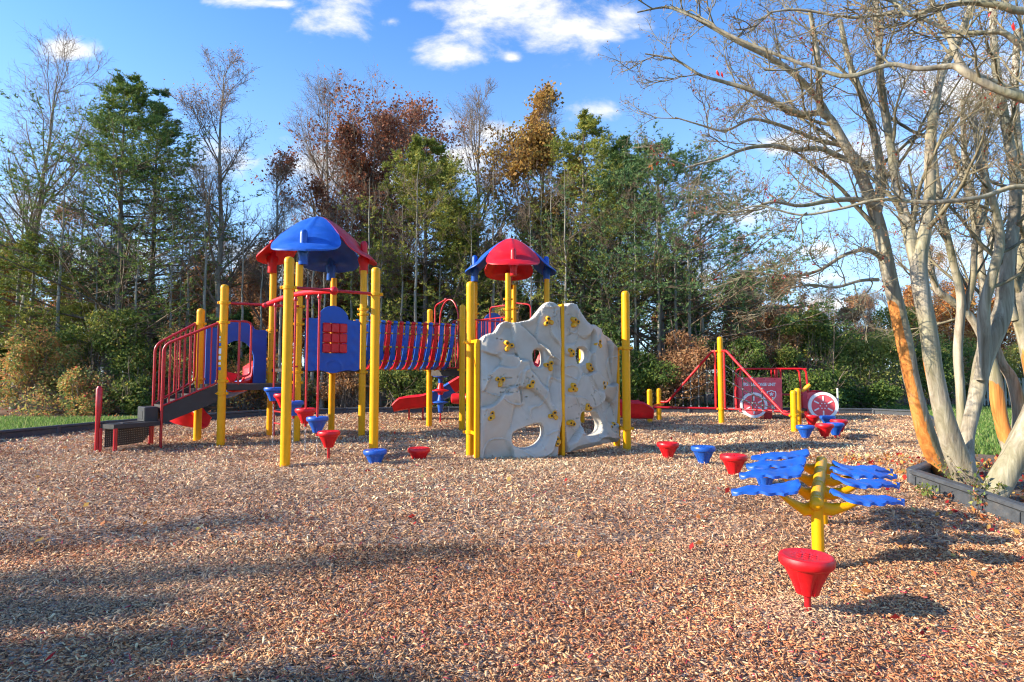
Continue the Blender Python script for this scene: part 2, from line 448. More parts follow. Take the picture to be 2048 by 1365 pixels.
# ------------------------------------------------------------------ loose wood chips (nobody could count them)
PAL = np.array([[.52, .37, .24], [.60, .47, .34], [.46, .29, .17], [.30, .16, .09], [.40, .19, .11], [.38, .33, .29], [.09, .055, .04], [.50, .24, .15], [.66, .56, .45], [.22, .12, .08], [.34, .24, .18], [.42, .13, .12]])
PALW = np.array([.15, .13, .13, .11, .07, .09, .12, .05, .06, .09, .07, .008]); PALW = PALW / PALW.sum()
def chips(n_m2, y0, y1, lmin, lmax, box, seed, tilt=.35, xw=.95):
    r = np.random.default_rng(seed)
    area = (xw * (y0 + y1)) * (y1 - y0) + 2 * (y1 - y0)
    n = int(n_m2 * area)
    y = np.sqrt(r.uniform(y0 ** 2, y1 ** 2, n)); x = r.uniform(-1, 1, n) * (xw * y + .8)
    k = inpoly(x, y, MUL); x, y = x[k], y[k]; n = len(x)
    L = r.uniform(lmin, lmax, n) * r.choice([.5, .8, 1, 1.25], n); Wd = L * r.uniform(.16, .42, n); T = Wd * r.uniform(.15, .4, n)
    th = r.uniform(0, 2 * PI, n); ti = r.normal(0, tilt, n); ro = r.normal(0, tilt * 1.3, n)
    ex = np.stack([np.cos(th) * np.cos(ti), np.sin(th) * np.cos(ti), np.sin(ti)], -1)
    ey0 = np.stack([-np.sin(th), np.cos(th), np.zeros(n)], -1); ez0 = np.cross(ex, ey0)
    ey = ey0 * np.cos(ro)[:, None] + ez0 * np.sin(ro)[:, None]; ez = np.cross(ex, ey)
    zc = mz(x, y) + r.uniform(-.006, .012, n) + np.abs(np.sin(ti)) * L * .25
    c = np.stack([x, y, zc], -1)
    if box:
        tap = r.uniform(.35, 1, (n, 4))
        cor = []
        for kz in (-1, 1):
            for q, (i, j) in enumerate(((-1, -1), (1, -1), (1, 1), (-1, 1))):
                cor.append(c + ex * (L / 2 * i * (.75 + .25 * tap[:, q]))[:, None] + ey * (Wd / 2 * j * tap[:, (q + 1) % 4])[:, None] + ez * (T / 2 * kz)[:, None])
        V = np.stack(cor, 1).reshape(-1, 3); b = np.arange(n)[:, None] * 8
        Q = np.concatenate([b + np.array([4, 5, 6, 7])] + [b + np.array([i, (i + 1) % 4, 4 + (i + 1) % 4, 4 + i]) for i in range(4)])
        rep = 8
    else:
        tap = r.uniform(.3, 1, (n, 4)); cor = []
        for q, (i, j) in enumerate(((-1, -1), (1, -1), (1, 1), (-1, 1))):
            cor.append(c + ex * (L / 2 * i)[:, None] + ey * (Wd / 2 * j * tap[:, q])[:, None])
        V = np.stack(cor, 1).reshape(-1, 3); Q = np.arange(n)[:, None] * 4 + np.arange(4); rep = 4
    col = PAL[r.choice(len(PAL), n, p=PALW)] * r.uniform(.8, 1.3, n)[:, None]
    # warmer and darker toward the front, lighter and greyer further out; pale where worn
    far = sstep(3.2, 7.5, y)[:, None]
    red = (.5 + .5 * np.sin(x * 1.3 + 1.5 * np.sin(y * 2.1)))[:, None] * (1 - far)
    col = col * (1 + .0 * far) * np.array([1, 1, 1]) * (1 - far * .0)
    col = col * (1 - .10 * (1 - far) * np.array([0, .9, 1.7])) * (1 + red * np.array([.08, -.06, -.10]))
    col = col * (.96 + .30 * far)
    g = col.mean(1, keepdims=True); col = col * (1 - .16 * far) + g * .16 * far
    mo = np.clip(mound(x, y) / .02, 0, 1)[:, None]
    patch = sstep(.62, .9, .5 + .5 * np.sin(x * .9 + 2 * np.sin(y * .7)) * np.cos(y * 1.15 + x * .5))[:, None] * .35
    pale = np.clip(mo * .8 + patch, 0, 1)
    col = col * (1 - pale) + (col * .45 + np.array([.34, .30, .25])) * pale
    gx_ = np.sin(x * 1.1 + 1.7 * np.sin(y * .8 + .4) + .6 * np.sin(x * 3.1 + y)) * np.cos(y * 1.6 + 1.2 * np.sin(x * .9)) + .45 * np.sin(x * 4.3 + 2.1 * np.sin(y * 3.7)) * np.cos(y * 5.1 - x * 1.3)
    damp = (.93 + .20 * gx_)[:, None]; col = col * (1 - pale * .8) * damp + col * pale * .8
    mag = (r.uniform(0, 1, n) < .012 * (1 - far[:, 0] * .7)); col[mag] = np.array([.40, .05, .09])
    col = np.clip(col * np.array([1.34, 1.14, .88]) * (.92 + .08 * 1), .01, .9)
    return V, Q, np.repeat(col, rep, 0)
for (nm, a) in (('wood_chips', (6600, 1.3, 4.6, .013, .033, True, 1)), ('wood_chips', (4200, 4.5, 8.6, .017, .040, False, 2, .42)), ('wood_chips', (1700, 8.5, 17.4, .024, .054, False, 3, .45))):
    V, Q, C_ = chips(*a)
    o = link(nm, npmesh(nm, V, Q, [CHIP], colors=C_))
    tag(o, {1: 'loose wood chips in the foreground of the mulch bed', 2: 'loose wood chips in the middle of the mulch bed', 3: 'loose wood chips at the far side of the mulch bed'}[a[6]], 'wood chips', None, 'stuff')

def leafquads(P, size, r, curl=0.0, up=None, aspect=.55):
    """one leaf (two triangles folded along the midrib as a quad) at every point"""
    n = len(P)
    d = r.normal(size=(n, 3)); d /= np.linalg.norm(d, axis=1, keepdims=True)
    if up is not None: d = d * (1 - up[0]) + np.array(up[1]) * up[0]; d /= np.linalg.norm(d, axis=1, keepdims=True)
    q = r.normal(size=(n, 3)); s = np.cross(d, q); s /= np.linalg.norm(s, axis=1, keepdims=True) + 1e-9
    sz = size * r.uniform(.6, 1.3, n)[:, None]
    V = np.stack([P, P + d * sz * .5 + s * sz * aspect * .5, P + d * sz, P + d * sz * .5 - s * sz * aspect * .5], 1).reshape(-1, 3)
    return V, np.arange(n)[:, None] * 4 + np.arange(4)

# lawn blades where the grass is near
def blades(name, n, xr, yr, h, seed, label, cond):
    r = np.random.default_rng(seed); x = r.uniform(*xr, n); y = r.uniform(*yr, n); k = cond(x, y); x, y = x[k], y[k]; n = len(x)
    P = np.stack([x, y, gz(x, y) - .05], -1); V, Q = leafquads(P, h, r, up=(.72, (0, 0, 1)), aspect=.16)
    o = link(name, npmesh(name, V, Q, [L_GRASS], attrs={'rnd': np.repeat(r.uniform(0, 1, n), 4)})); tag(o, label, 'grass', None, 'stuff')
blades('grass', 90000, (5.5, 16), (7.5, 21), .11, 5, 'short green lawn behind the crape myrtle trunks', lambda x, y: ~inpoly(x, y, MUL) & ~inpoly(x, y, BED) & (x < y * 1.0 + 1))
blades('grass', 50000, (-17, -8), (8, 15.5), .10, 6, 'strip of lawn outside the edging at the far left', lambda x, y: ~inpoly(x, y, MUL))

# fallen leaves
r_ = np.random.default_rng(9); n = 2600
x = np.concatenate([r_.uniform(-9, 4.4, 260), r_.normal(5.3, .7, 1400), r_.normal(4.2, .9, 200), r_.uniform(-16, 12, 1600)]); y = np.concatenate([r_.uniform(1.8, 16, 260), r_.uniform(3, 8.3, 1400), r_.uniform(2, 7, 200), r_.uniform(15.5, 21, 1600)])
P = np.stack([x, y, mz(x, y) + .015], -1); P[P[:, 1] > 15.4, 2] -= .02
V, Q = leafquads(P, .06, r_, up=(.55, (.6, .5, .1)), aspect=.7)
o = link('fallen_leaves', npmesh('fallen_leaves', V, Q, [L_RED, L_ORNG], midx=(r_.uniform(0, 1, len(Q)) > .35).astype(int), attrs={'rnd': np.repeat(r_.uniform(0, 1, len(Q)), 4)}))
tag(o, 'scattered red and orange leaves fallen on chips and soil', 'leaves', None, 'stuff')

# ------------------------------------------------------------------ edging timbers
def timber(p0, p1, label, h=.2, detail=True):
    p0 = Vector((*p0, float(gz(0, p0[1])))); p1 = Vector((*p1, float(gz(0, p1[1])))); d = (p1 - p0); L = d.length; dn = d.normalized(); side = dn.cross(Vector((0, 0, 1))).normalized(); up = side.cross(dn)
    mid = (p0 + p1) / 2
    root = thing('edging_timber', label, 'edging', mid, 'black plastic edging timbers round the mulch')
    m = MB(); c = mid + up * (h / 2 - .03)
    m.box(mid + up * (h - .055), dn, side, up, L / 2 - .015, .052, .026, .012)
    m.box(mid + up * (-.02), dn, side, up, L / 2 - .015, .05, .025, .008)
    m.box(mid + up * (h / 2 - .042), dn, side, up, L / 2 - .02, .03, h / 2 - .044, 0)
    if detail:
        for k in (-1, 1): m.box(mid + dn * k * (L / 2 - .06) + up * (h / 2 - .042), dn, side, up, .042, .048, h / 2 - .046, .006)
        m.box(mid + up * (h / 2 - .042), dn, side, up, .018, .046, h / 2 - .046, .004)
    m.build('beam_body', EDGE, root)
    k = MB(); k.lathe([(.055, -h + .0), (.055, -.02), (.05, -.006), (.035, 0)], p0 + dn * .012 + up * (h - .022), 14); k.build('joint_cap', EDGE, root)
tcount = 0
def edge_run(pts, nm, detail=True):
    global tcount
    pts = [Vector(p) for p in pts]; 
    # resample at 1.2 m
    seg = []; acc = [pts[0]]
    for a, b in zip(pts[:-1], pts[1:]):
        L = (b - a).length; k = max(1, round(L / 1.2))
        for q in range(1, k + 1): acc.append(a.lerp(b, q / k))
    for i, (a, b) in enumerate(zip(acc[:-1], acc[1:])):
        timber(a, b, nm, detail=detail)
N1 = [Vector(p) for p in MUL]
timber(MUL[20], MUL[21], 'dark edging timber whose rounded end juts in front of the orange peeled trunk')
timber(MUL[21], MUL[22], 'dark edging timber with a long slot at the right edge of the photo')
timber(MUL[22], MUL[23], 'nearest dark edging timber, running out of the frame at right')
timber(MUL[19], MUL[20], 'edging timber running back behind the orange peeled trunk')
edge_run(MUL[15:20], 'dark edging timber between the mulch and the lawn beyond the crape myrtles')
edge_run(MUL[5:16], 'dark edging timber along the far side of the mulch before the wood', False)
edge_run(MUL[3:6], 'dark edging timber between mulch and lawn at the far left', False)

# ================================================================== STEPPING PODS
def pod_parts(root, base, mat, stem=True, zt=.30, sink=0.0):
    """conical stepping seat: rim, fluted cone; base = centre on the ground, zt = height of its top"""
    R = .152; b = Vector(base)
    def fl(th, h): return 1 - .13 * max(0, math.cos(6 * th)) ** 6 if h < zt - .075 else 1
    m = MB()
    prof = [(.0, zt - .012), (.05, zt - .010), (.118, zt - .004), (.132, zt), (.145, zt - .005), (R, zt - .020), (R - .001, zt - .048), (R - .010, zt - .062), (R - .022, zt - .068)]
    m.lathe(prof[::-1], b, 48)
    # raised grip rings on the top
    for k in range(19):
        rr = 0 if k == 0 else (.045 if k < 7 else .09); a = k * PI / 3 + (k >= 7) * (k - 7) * (-PI / 6)
        m.lathe([(.017, -.003), (.0165, .001), (.013, .003), (.010, .0)], b + Vector((rr * math.cos(a), rr * math.sin(a), zt - .009)), 10)
    m.build('seat_rim', mat, root)
    c = MB(); zb = zt - .225
    c.lathe([(.05, zb), (.062, zb + .004), (.07, zb + .03), (.085, zb + .07), (.105, zb + .11), (.126, zt - .072), (.130, zt - .066)], b, 60, flute=fl)
    c.build('seat_cone', mat, root)
    if stem:
        s = MB(); s.tube([b + Vector((0, 0, -.1)), b + Vector((0, 0, zb + .004))], .019, 14)
        s.lathe([(.026, zb - .010), (.026, zb + .002)], b, 14)
        s.build('stem', REDM, root)

def ground_pod(px, py, color, label, zt=.30, group='stepping pods on the mulch', lean=0):
    p = G(px, py); p.z = float(mz(np.array(p.x), np.array(p.y)))
    root = thing('stepping_pod', label, 'stepping pod', p, group)
    pod_parts(root, p, RED if color == 'r' else BLU, True, zt)
    if lean: root.rotation_euler = (0, lean, 0)
    return root
ground_pod(1616, 1232, 'r', 'large red stepping pod in the right foreground with a wet dimpled top', .305)
ground_pod(657, 921, 'r', 'red stepping pod on a bare stem below the hanging rods', .375)
ground_pod(750, 929, 'b', 'blue stepping pod in front of the yellow post, sunk in chips', .17)
ground_pod(838, 921, 'r', 'low red stepping pod between the blue one and the climbing wall', .15)
ground_pod(1336, 917, 'r', 'red stepping pod right of the climbing wall', .20)
ground_pod(1407, 933, 'b', 'blue stepping pod between two red ones, right of the wall', .215)
ground_pod(1468, 953, 'r', 'red stepping pod nearest the left leaves of the yellow stepper', .22)
ground_pod(1530, 975, 'b', 'blue stepping pod half hidden behind the left leaf steps', .22)
ground_pod(1611, 880, 'b', 'blue stepping pod at the foot of the short yellow post', .235)
ground_pod(1650, 880, 'r', 'red stepping pod on a stem in the far cluster, left of a blue one', .265)
ground_pod(1671, 876, 'b', 'blue stepping pod between two red ones in the far cluster', .27)
ground_pod(1679, 873, 'r', 'rightmost red stepping pod of the far cluster', .31)
ground_pod(1622, 858, 'r', 'red stepping pod behind the short yellow post, tilted', .29, lean=.12)
ground_pod(1656, 862, 'b', 'farthest blue stepping pod, behind the far cluster', .30)

# ================================================================== MAIN PLAY STRUCTURE
PS = thing('play_structure', 'big yellow, red and blue climbing frame with two domed roofs, bridge and rock wall', 'playground', (-1.2, 10.5, 0))
def post(x, y, zt, clamps=(), r=.0635, parent=None, cap=True, mat=None, zb=-.25, label=None):
    parent = PS if parent is None else parent
    m = MB(); g = float(gz(0, y))
    m.tube([(x, y, g + zb), (x, y, zt - .06)], r, 24)
    o = m.build('post', mat or YEL, parent, label)
    if cap:
        c = MB(); c.lathe([(r + .002, zt - .085), (r + .002, zt - .055), (r * .97, zt - .035), (r * .8, zt - .014), (r * .45, zt - .003), (0.001, zt)], (x, y, 0), 24); c.build('post_cap', YEL, o)
    for z in clamps:
        c = MB(); c.lathe([(r + .001, z - .028), (r + .013, z - .022), (r + .013, z + .022), (r + .001, z + .028)], (x, y, 0), 24)
        for s in (-1, 1):
            c.box((x + s * (r + .022), y - .012, z), (1, 0, 0), (0, 1, 0), (0, 0, 1), .022, .018, .021, .005)
            c.lathe([(.010, -.002), (.010, .008), (.004, .012)], (x + s * (r + .024), y - .030, z), 8, (0, -1, 0))
        c.build('clamp', YEL, o)
    return o
P1 = G(570, 931); P2 = G(747, 916); P3 = G(441, 890.5); P4 = Vector((-5.47, 10.07, 0))
P5 = Vector((-4.60, 11.0, 0)); P8 = Vector((-2.84, 10.93, 0)); P6 = Vector((-3.77, 10.12, 0)); P7 = Vector((-3.69, 11.82, 0))
Q1 = Vector((-1.83, 12.78, 0)); Q2 = Vector((-1.045, 12.1, 0))
L2 = Vector((-.90, 13.85, 0)); R2 = Vector((.84, 13.75, 0)); F2 = Vector((-.09, 12.95, 0)); B2 = Vector((.05, 14.67, 0))
P9 = G(940, 911.5); P10 = G(1254, 900); P11 = Vector((1.67, 13.8, 0)); P12 = Vector((-.62, 9.6, 0))
ZL, Z1, Z2 = 1.0, 1.27, 1.32      # deck heights
post(P1.x, P1.y, 2.72, (2.31,)); post(P2.x, P2.y, 2.70, (2.31,))
post(P3.x, P3.y, 2.67, (2.36, 2.03, 1.05, .85)); post(P4.x, P4.y, 2.32, (2.05, 1.08))
post(P5.x, P5.y, 3.2, (2.0, 1.45, 1.2), cap=False); post(P6.x, P6.y, 3.2, (2.36, 2.05, 1.2, 1.02), cap=False)
post(P7.x, P7.y, 3.2, (2.2, 1.2), cap=False); post(P8.x, P8.y, 3.2, (2.4, 2.3, 1.2), cap=False)
post(Q1.x, Q1.y, 2.61, (2.3, 1.25)); post(Q2.x, Q2.y, 2.63, (2.3, 1.25))
for p in (L2, F2): post(p.x, p.y, 3.5, (2.85, 2.62, 2.4, 1.3), cap=False)
for p in (R2, B2): post(p.x, p.y, 3.5, (2.83, 2.4, 1.3), cap=False)
post(P9.x, P9.y, 2.53, (1.64, .34)); post(P10.x, P10.y, 2.48, (1.58, .33)); post(P11.x, P11.y, 2.56, (2.3,)); 


def roof(cx, cy, ang0, za, zc, cols):
    """four shell petals meeting at the apex; cols[k] = material of the petal on diagonal k"""
    for k in range(4):
        a = ang0 + k * PI / 2; d = Vector((math.cos(a), math.sin(a), 0)); s = Vector((-d.y, d.x, 0)); R = 1.10
        drop = za - zc - .12
        m = MB(); grid = []; NR, NW = 26, 21
        for i in range(NR + 1):
            r = R * (i / NR) ** .9 if i else .012
            w = min(r * 1.03, .60 * math.sqrt(max(0, 1 - max(0, (r - .70) / .405) ** 2)) + .02)
            w = w - .05 * math.exp(-((r - .60) / .06) ** 2)
            row = []
            for j in range(NW):
                t = -1 + 2 * j / (NW - 1); x = t * w
                z = za - drop * (r / R) ** 1.42 - .66 * x * x / (1 + .25 * r) + .015 * float(sstep(.80, 1.10, r)) - .075 * math.exp(-((r - .86) / .07) ** 2) * (1 - min(1, abs(x) / .42) ** 2)
                z += .022 * math.exp(-(x / .028) ** 2) * float(sstep(.0, .15, r) * (1 - sstep(.7, .82, r)))
                z += .012 * float(sstep(.90, 1, abs(t))) * float(sstep(.3, .6, r))
                row.append(Vector((cx, cy, 0)) + d * r + s * x + Vector((0, 0, z)))
            grid.append(row)
        m.sheet(grid, (0, 0, -.028))
        o = m.build('roof_petal', cols[k], PS, None, True, 50)
        q = Vector((cx, cy, 0)) + d * .87
        c = MB(); c.lathe([(.078, zc - .10), (.082, zc - .09), (.080, zc + .05), (.115, zc + .16), (.10, zc + .22)], q, 24)
        c.lathe([(.066, zc + .1), (.066, zc + .46), (.058, zc + .505), (.035, zc + .53), (.001, zc + .538)], q, 20)
        c.build('post_socket', cols[k], o)
roof(-3.73, 10.97, math.radians(-88), 4.20, 3.20, [BLU, RED, BLU, RED])
roof(-.03, 13.8, math.radians(-86), 4.44, 3.48, [RED, BLU, RED, BLU])

def deck(corners, z, inset=.0, name='deck', th=.16):
    c = sum(corners, Vector()) / len(corners); m = MB()
    pts = [Vector((p.x, p.y, z)) for p in corners]
    n = len(pts); m.prism([p + (Vector((c.x, c.y, z)) - p) * .04 for p in pts], (0, 0, -.03))
    for i in range(n):
        a, b = pts[i], pts[(i + 1) % n]; dn = (b - a).normalized()
        m.beam(a + dn * .07 + Vector((0, 0, -th / 2 - .002)), b - dn * .07 + Vector((0, 0, -th / 2 - .002)), .035, th, .004)
    return m.build(name, DECK, PS)
deck([P4, P3, P6, P5], ZL, th=.10); deck([P6, P8, P7, P5], Z1, th=.06)
deck([Q1, Q2, F2, L2], Z2 - .06, th=.14); deck([L2, F2, R2, B2], Z2, th=.14)

# ---- stairs with transfer bench on the left
C1 = Vector((-5.62, 9.27, 0)); D1 = Vector((-6.0, 9.66, 0)); A1 = Vector((-6.2, 8.73, 0)); B1 = Vector((-5.93, 8.62, 0))
up = Vector((0, 0, 1))
def V3(p, z): return Vector((p.x, p.y, z))
for a, b in ((C1, P3), (D1, P4)):
    dn = (b - a).normalized(); a2 = a; b2 = b - dn * .07
    m = MB(); m.prism([V3(a2, .66), V3(b2, ZL), V3(b2, ZL - .29), V3(a2, .37)], dn.cross(up) * -.035); m.build('stringer', DECK, PS)
st = MB()
for k in range(4):
    t0, t1 = k / 4, (k + 1) / 4 + .02; z = .64 + (ZL - .66) * (k + .4) / 4
    a = C1.lerp(P3, t0) + (D1 - C1) * .12; b = C1.lerp(P3, t1) + (D1 - C1) * .12; c = D1.lerp(P4, t1) - (D1 - C1) * .12; d = D1.lerp(P4, t0) - (D1 - C1) * .12
    st.prism([V3(a, z), V3(b, z), V3(c, z), V3(d, z)], (0, 0, -.04)); st.prism([V3(a, z - .041), V3(d, z - .041), V3(d, z - .12), V3(a, z - .12)], (C1 - P3).normalized() * -.02)
st.build('step_treads', DECK, PS)
bx = MB(); cc = (C1 + D1) / 2 - Vector((.1, .08, 0)); bd = (C1 - D1).normalized()
bx.box(V3(cc, .52), bd, bd.cross(up), up, .23, .10, .125, .012); bx.box(V3(cc, .52) - bd.cross(up) * .0, bd, bd.cross(up), up, .14, .106, .075, .01); bx.build('first_step_box', BLK, PS)
m = MB(); Ea = C1 + Vector((.03, -.04, 0)); 
m.prism([V3(A1, .42), V3(B1, .42), V3(C1 + Vector((.02, -.06, 0)), .42), V3(D1 + Vector((-.03, -.02, 0)), .42)], (0, 0, -.065)); bo = m.build('transfer_bench', BLK, PS)
m = MB(); m.box(V3((A1 + C1) / 2, .424), (C1 - B1), (C1 - B1).cross(up), up, .16, .035, .006, .003); m.build('grip_slot', DECK, bo)
for p in (A1, B1, C1, D1):
    if p is C1: continue
    m = MB(); q = p + (((A1 + C1) / 2) - p) * .10 if p is not A1 else p; m.tube([V3(q, -.1), V3(q, .36)], .027 if p is B1 else .022, 12); m.build('leg', REDM, PS)
m = MB(); m.tube([V3(A1 + Vector((-.05, 0, 0)), -.1), V3(A1 + Vector((-.05, 0, 0)), .52), V3(A1 + Vector((-.045, 0, 0)), .60), V3(A1 + Vector((-.045, 0, 0)), .95), V3(A1 + Vector((-.045, 0, 0)), .99)], [.033, .033, .042, .042, .02], 14); m.build('grab_post', REDM, PS)
# perforated panel under the bench
m = MB(); pa = A1 + Vector((.02, .06, 0)); pb = D1 + Vector((-.0, -.02, 0)); dn = (pb - pa).normalized(); L = (pb - pa).length
for i in range(9): z = .07 + i * .034; m.beam(V3(pa, z), V3(pb - dn * (.0 if i > 4 else .16 - i * .04), z), .008, .022, 0)
for i in range(26):
    x = L * (i + .5) / 26; z0 = .06 if x < L - .2 else .06 + (x - L + .2) * .8
    m.beam(V3(pa + dn * x, z0), V3(pa + dn * x, .36), .010, .022, 0, up=dn)
m.build('perforated_panel', BLK, PS)

def rail(a, b, za0, za1, zb0, zb1, n, post_down=True):
    """sloping guard rail from a (free end) to b (post): top rail za1->zb1, bottom rail za0->zb0"""
    m = MB(); dn = (b - a).normalized(); b = b - dn * .08
    start = V3(a, -.1) if post_down else V3(a, za0)
    m.tube(bend([start, V3(a, za1), V3(b, zb1)], .12, 6), .021, 12)
    m.tube(bend([V3(a, za0), V3(b, zb0), V3(b, zb1)], .06, 5), .017, 10)
    for k in range(1, n):
        t = k / n; p = a.lerp(b, t); m.tube([V3(p, za0 + (zb0 - za0) * t), V3(p, za1 + (zb1 - za1) * t)], .0125, 8)
    return m.build('guard_rail', REDM, PS)
rail(C1, P3, .66, 1.64, 1.02, 2.02, 8); rail(D1, P4, .68, 1.66, 1.04, 2.05, 8)
# short hand loops beside the deck gap
m = MB(); dd = (P6 - P3).normalized(); q0 = P3 + dd * .07; q1 = P3 + dd * .24; q2 = P3 + dd * .42
m.tube(bend([V3(q0, 2.06), V3(q2, 2.06), V3(q2, 1.15), V3(q1, 1.12)], .09, 6), .018, 10); m.tube([V3(q1, 2.06), V3(q1, .98)], .018, 10); m.build('hand_loop', REDM, PS)
m = MB(); q0 = P6 + Vector((.03, -.07, 0)); q1 = q0 - dd * .2
m.tube(bend([V3(q0, 2.36), V3(q1, 2.36), V3(q1, 1.3), V3(q0, 1.3)], .08, 5), .016, 10); m.build('hand_loop', REDM, PS)
m = MB()
for k in range(4): m.tube([V3(P5 + (P6 - P5) * .16, .25 + .22 * k), V3(P5 + (P6 - P5) * .62, .25 + .22 * k)], .016, 8)
for t in (.16, .62): m.tube([V3(P5 + (P6 - P5) * t, -.1), V3(P5 + (P6 - P5) * t, 1.2)], .018, 8)
m.build('rung_ladder', REDM, PS)

# ---- moulded panels
def loop2d(pts, closed=True, step=.03):
    out = []
    for i in range(len(pts)):
        a = Vector(pts[i]); b = Vector(pts[(i + 1) % len(pts)]); k = max(1, int((b - a).length / step))
        for q in range(k): out.append(a.lerp(b, q / k))
    return out
def smooth2d(pts, it=2):
    for _ in range(it):
        n = len(pts); o = []
        for i in range(n):
            a = Vector(pts[i]); b = Vector(pts[(i + 1) % n]); o += [a * .75 + b * .25, a * .25 + b * .75]
        pts = o
    return pts
def cdt_panel(outer, holes, step, rnd_):
    """triangulated panel interior; returns verts2d, tris, boundary loops as indices"""
    vs = []; ed = []
    for lp in [outer] + holes:
        b = len(vs); vs += [Vector(p) for p in lp]; ed += [(b + i, b + (i + 1) % len(lp)) for i in range(len(lp))]
    nb = len(vs)
    if step:
        xs_ = [p.x for p in vs]; ys_ = [p.y for p in vs]
        B = np.array([tuple(p) for p in vs])
        y = min(ys_); row = 0
        while y < max(ys_):
            x = min(xs_) + (row % 2) * step / 2
            while x < max(xs_):
                if np.min((B[:, 0] - x) ** 2 + (B[:, 1] - y) ** 2) > (step * .55) ** 2: vs.append(Vector((x + rnd_.uniform(-.1, .1) * step, y + rnd_.uniform(-.1, .1) * step)))
                x += step
            y += step * .87; row += 1
    r = delaunay_2d_cdt(vs, ed, [], 0, 1e-5)
    vv = [Vector(v) for v in r[0]]; tr = [tuple(f) for f in r[2]]
    cx = np.array([sum(vv[i].x for i in f) / len(f) for f in tr]); cy = np.array([sum(vv[i].y for i in f) / len(f) for f in tr])
    ok = inpoly(cx, cy, [tuple(q) for q in outer])
    for h in holes: ok &= ~inpoly(cx, cy, [tuple(q) for q in h])
    return vv, [f for f, k in zip(tr, ok) if k], nb
def panel_mesh(m, outer, holes, to3, thick, step=.0, disp=None, edge_round=0.0):
    """to3(u,v,h) -> world; front surface at h=disp, back at h=-thick"""
    v2, tris, nb = cdt_panel(outer, holes, step, random)
    used = set(i for f in tris for i in f)
    B = np.array([tuple(p) for lp in [outer] + holes for p in lp])
    cnt = {}
    for f in tris:
        for i in range(3):
            e = (f[i], f[(i + 1) % 3]); cnt[e] = cnt.get(e, 0) + 1
    fr = []; bk = []
    for p in v2:
        dist = math.sqrt(np.min((B[:, 0] - p.x) ** 2 + (B[:, 1] - p.y) ** 2))
        er = 0
        if edge_round: k = max(0, 1 - dist / edge_round); er = -edge_round * (1 - math.sqrt(max(0, 1 - k * k)))
        h = (disp(p.x, p.y) * min(1, .15 + dist / .10) if disp else 0) + er
        fr.append(to3(p.x, p.y, h)); bk.append(to3(p.x, p.y, -thick))
    n = len(v2); fs = [f for f in tris] + [tuple(n + i for i in reversed(f)) for f in tris]
    for (a, b) in list(cnt):
        if (b, a) not in cnt: fs.append((b, a, n + a, n + b))
    m.add(fr + bk, fs)
def flat_to3(p0, p1, nrm):
    e = (Vector((p1.x, p1.y, 0)) - Vector((p0.x, p0.y, 0))).normalized(); nrm = Vector(nrm)
    o = Vector((p0.x, p0.y, 0))
    return lambda u, v, h: o + e * u + Vector((0, 0, v)) + nrm * h
def arch_pts(u0, u1, z0, zs, zt):
    """panel outline: straight sides, shouldered top with a hump"""
    w = u1 - u0; P_ = [(u0, z0), (u1, z0), (u1, zs - .02), (u1 - .04 * w, zs), (u1 - .17 * w, zs - .005), (u1 - .24 * w, zs + .02)]
    for k in range(9):
        a = math.radians(20 + 140 * k / 8); P_.append(((u0 + u1) / 2 + .30 * w * math.cos(a), zs - (zt - zs) * .3 + (zt - zs) * 1.3 * math.sin(a)))
    P_ += [(u0 + .24 * w, zs + .02), (u0 + .17 * w, zs - .005), (u0 + .04 * w, zs), (u0, zs - .02)]
    return P_
def bolt(m, p, nrm): m.lathe([(.012, -.002), (.012, .006), (.006, .009)], p, 8, nrm)
# arch to the spiral slide, between the two rear-left posts
u = (P5 - P4); Lp = u.length; nrm = u.normalized().cross(up); 
nrm = nrm if nrm.y < 0 else -nrm
t3 = flat_to3(P4, P5, nrm); m = MB()
u0, u1 = .10, Lp - .10
outl = [(u0, ZL), (u0 + .26, ZL)]
for k in range(13):
    a = math.radians(180 - 180 * k / 12); outl.append(((u0 + u1) / 2 + .01 + .30 * math.cos(a), 1.42 + .36 * math.sin(a)))
outl += [(u1 - .24, ZL)] + arch_pts(u0, u1, ZL, 2.0, 2.16)[1:]
panel_mesh(m, loop2d(outl, step=.05), [], t3, .03, .12); m.build('arch_panel', BLUD, PS)

# window panel with turning blocks between P6 and P8
u = (P8 - P6); Lp = u.length; nrm = u.normalized().cross(up); nrm = nrm if nrm.y < 0 else -nrm
t3 = flat_to3(P6 + nrm * .05, P8 + nrm * .05, nrm); m = MB(); u0, u1 = .11, Lp - .09; zb = 1.22
ou = [(u0, zb + .03)] + [(u0 + (u1 - u0) * k / 12, zb + .02 - .035 * math.sin(k / 12 * PI) - .022 * math.cos(k / 12 * 4 * PI)) for k in range(1, 12)] + [(u1, zb + .03)] + arch_pts(u0, u1, 0, 2.17, 2.42)[2:]
wu0, wu1 = u0 + .30 * (u1 - u0), u0 + .75 * (u1 - u0); wz0, wz1 = 1.55, 2.10
def emb(u_, v_):
    h = 0; cu = (u0 + u1) / 2
    du = abs(u_ - (wu0 + wu1) / 2); 
    h += .008 * math.sin((v_ - 1.3) * 26) * math.exp(-((du - .37) / .045) ** 2)
    h += .012 * math.exp(-((math.hypot(u_ - cu, (v_ - 1.30) * 1.3) - .16) / .02) ** 2) * (v_ < 1.5)
    return h
panel_mesh(m, loop2d(ou, step=.03), [loop2d([(wu0, wz0), (wu1, wz0), (wu1, wz1), (wu0, wz1)], step=.03)], t3, .035, .028, emb)
wp = m.build('window_panel', BLUD, PS)
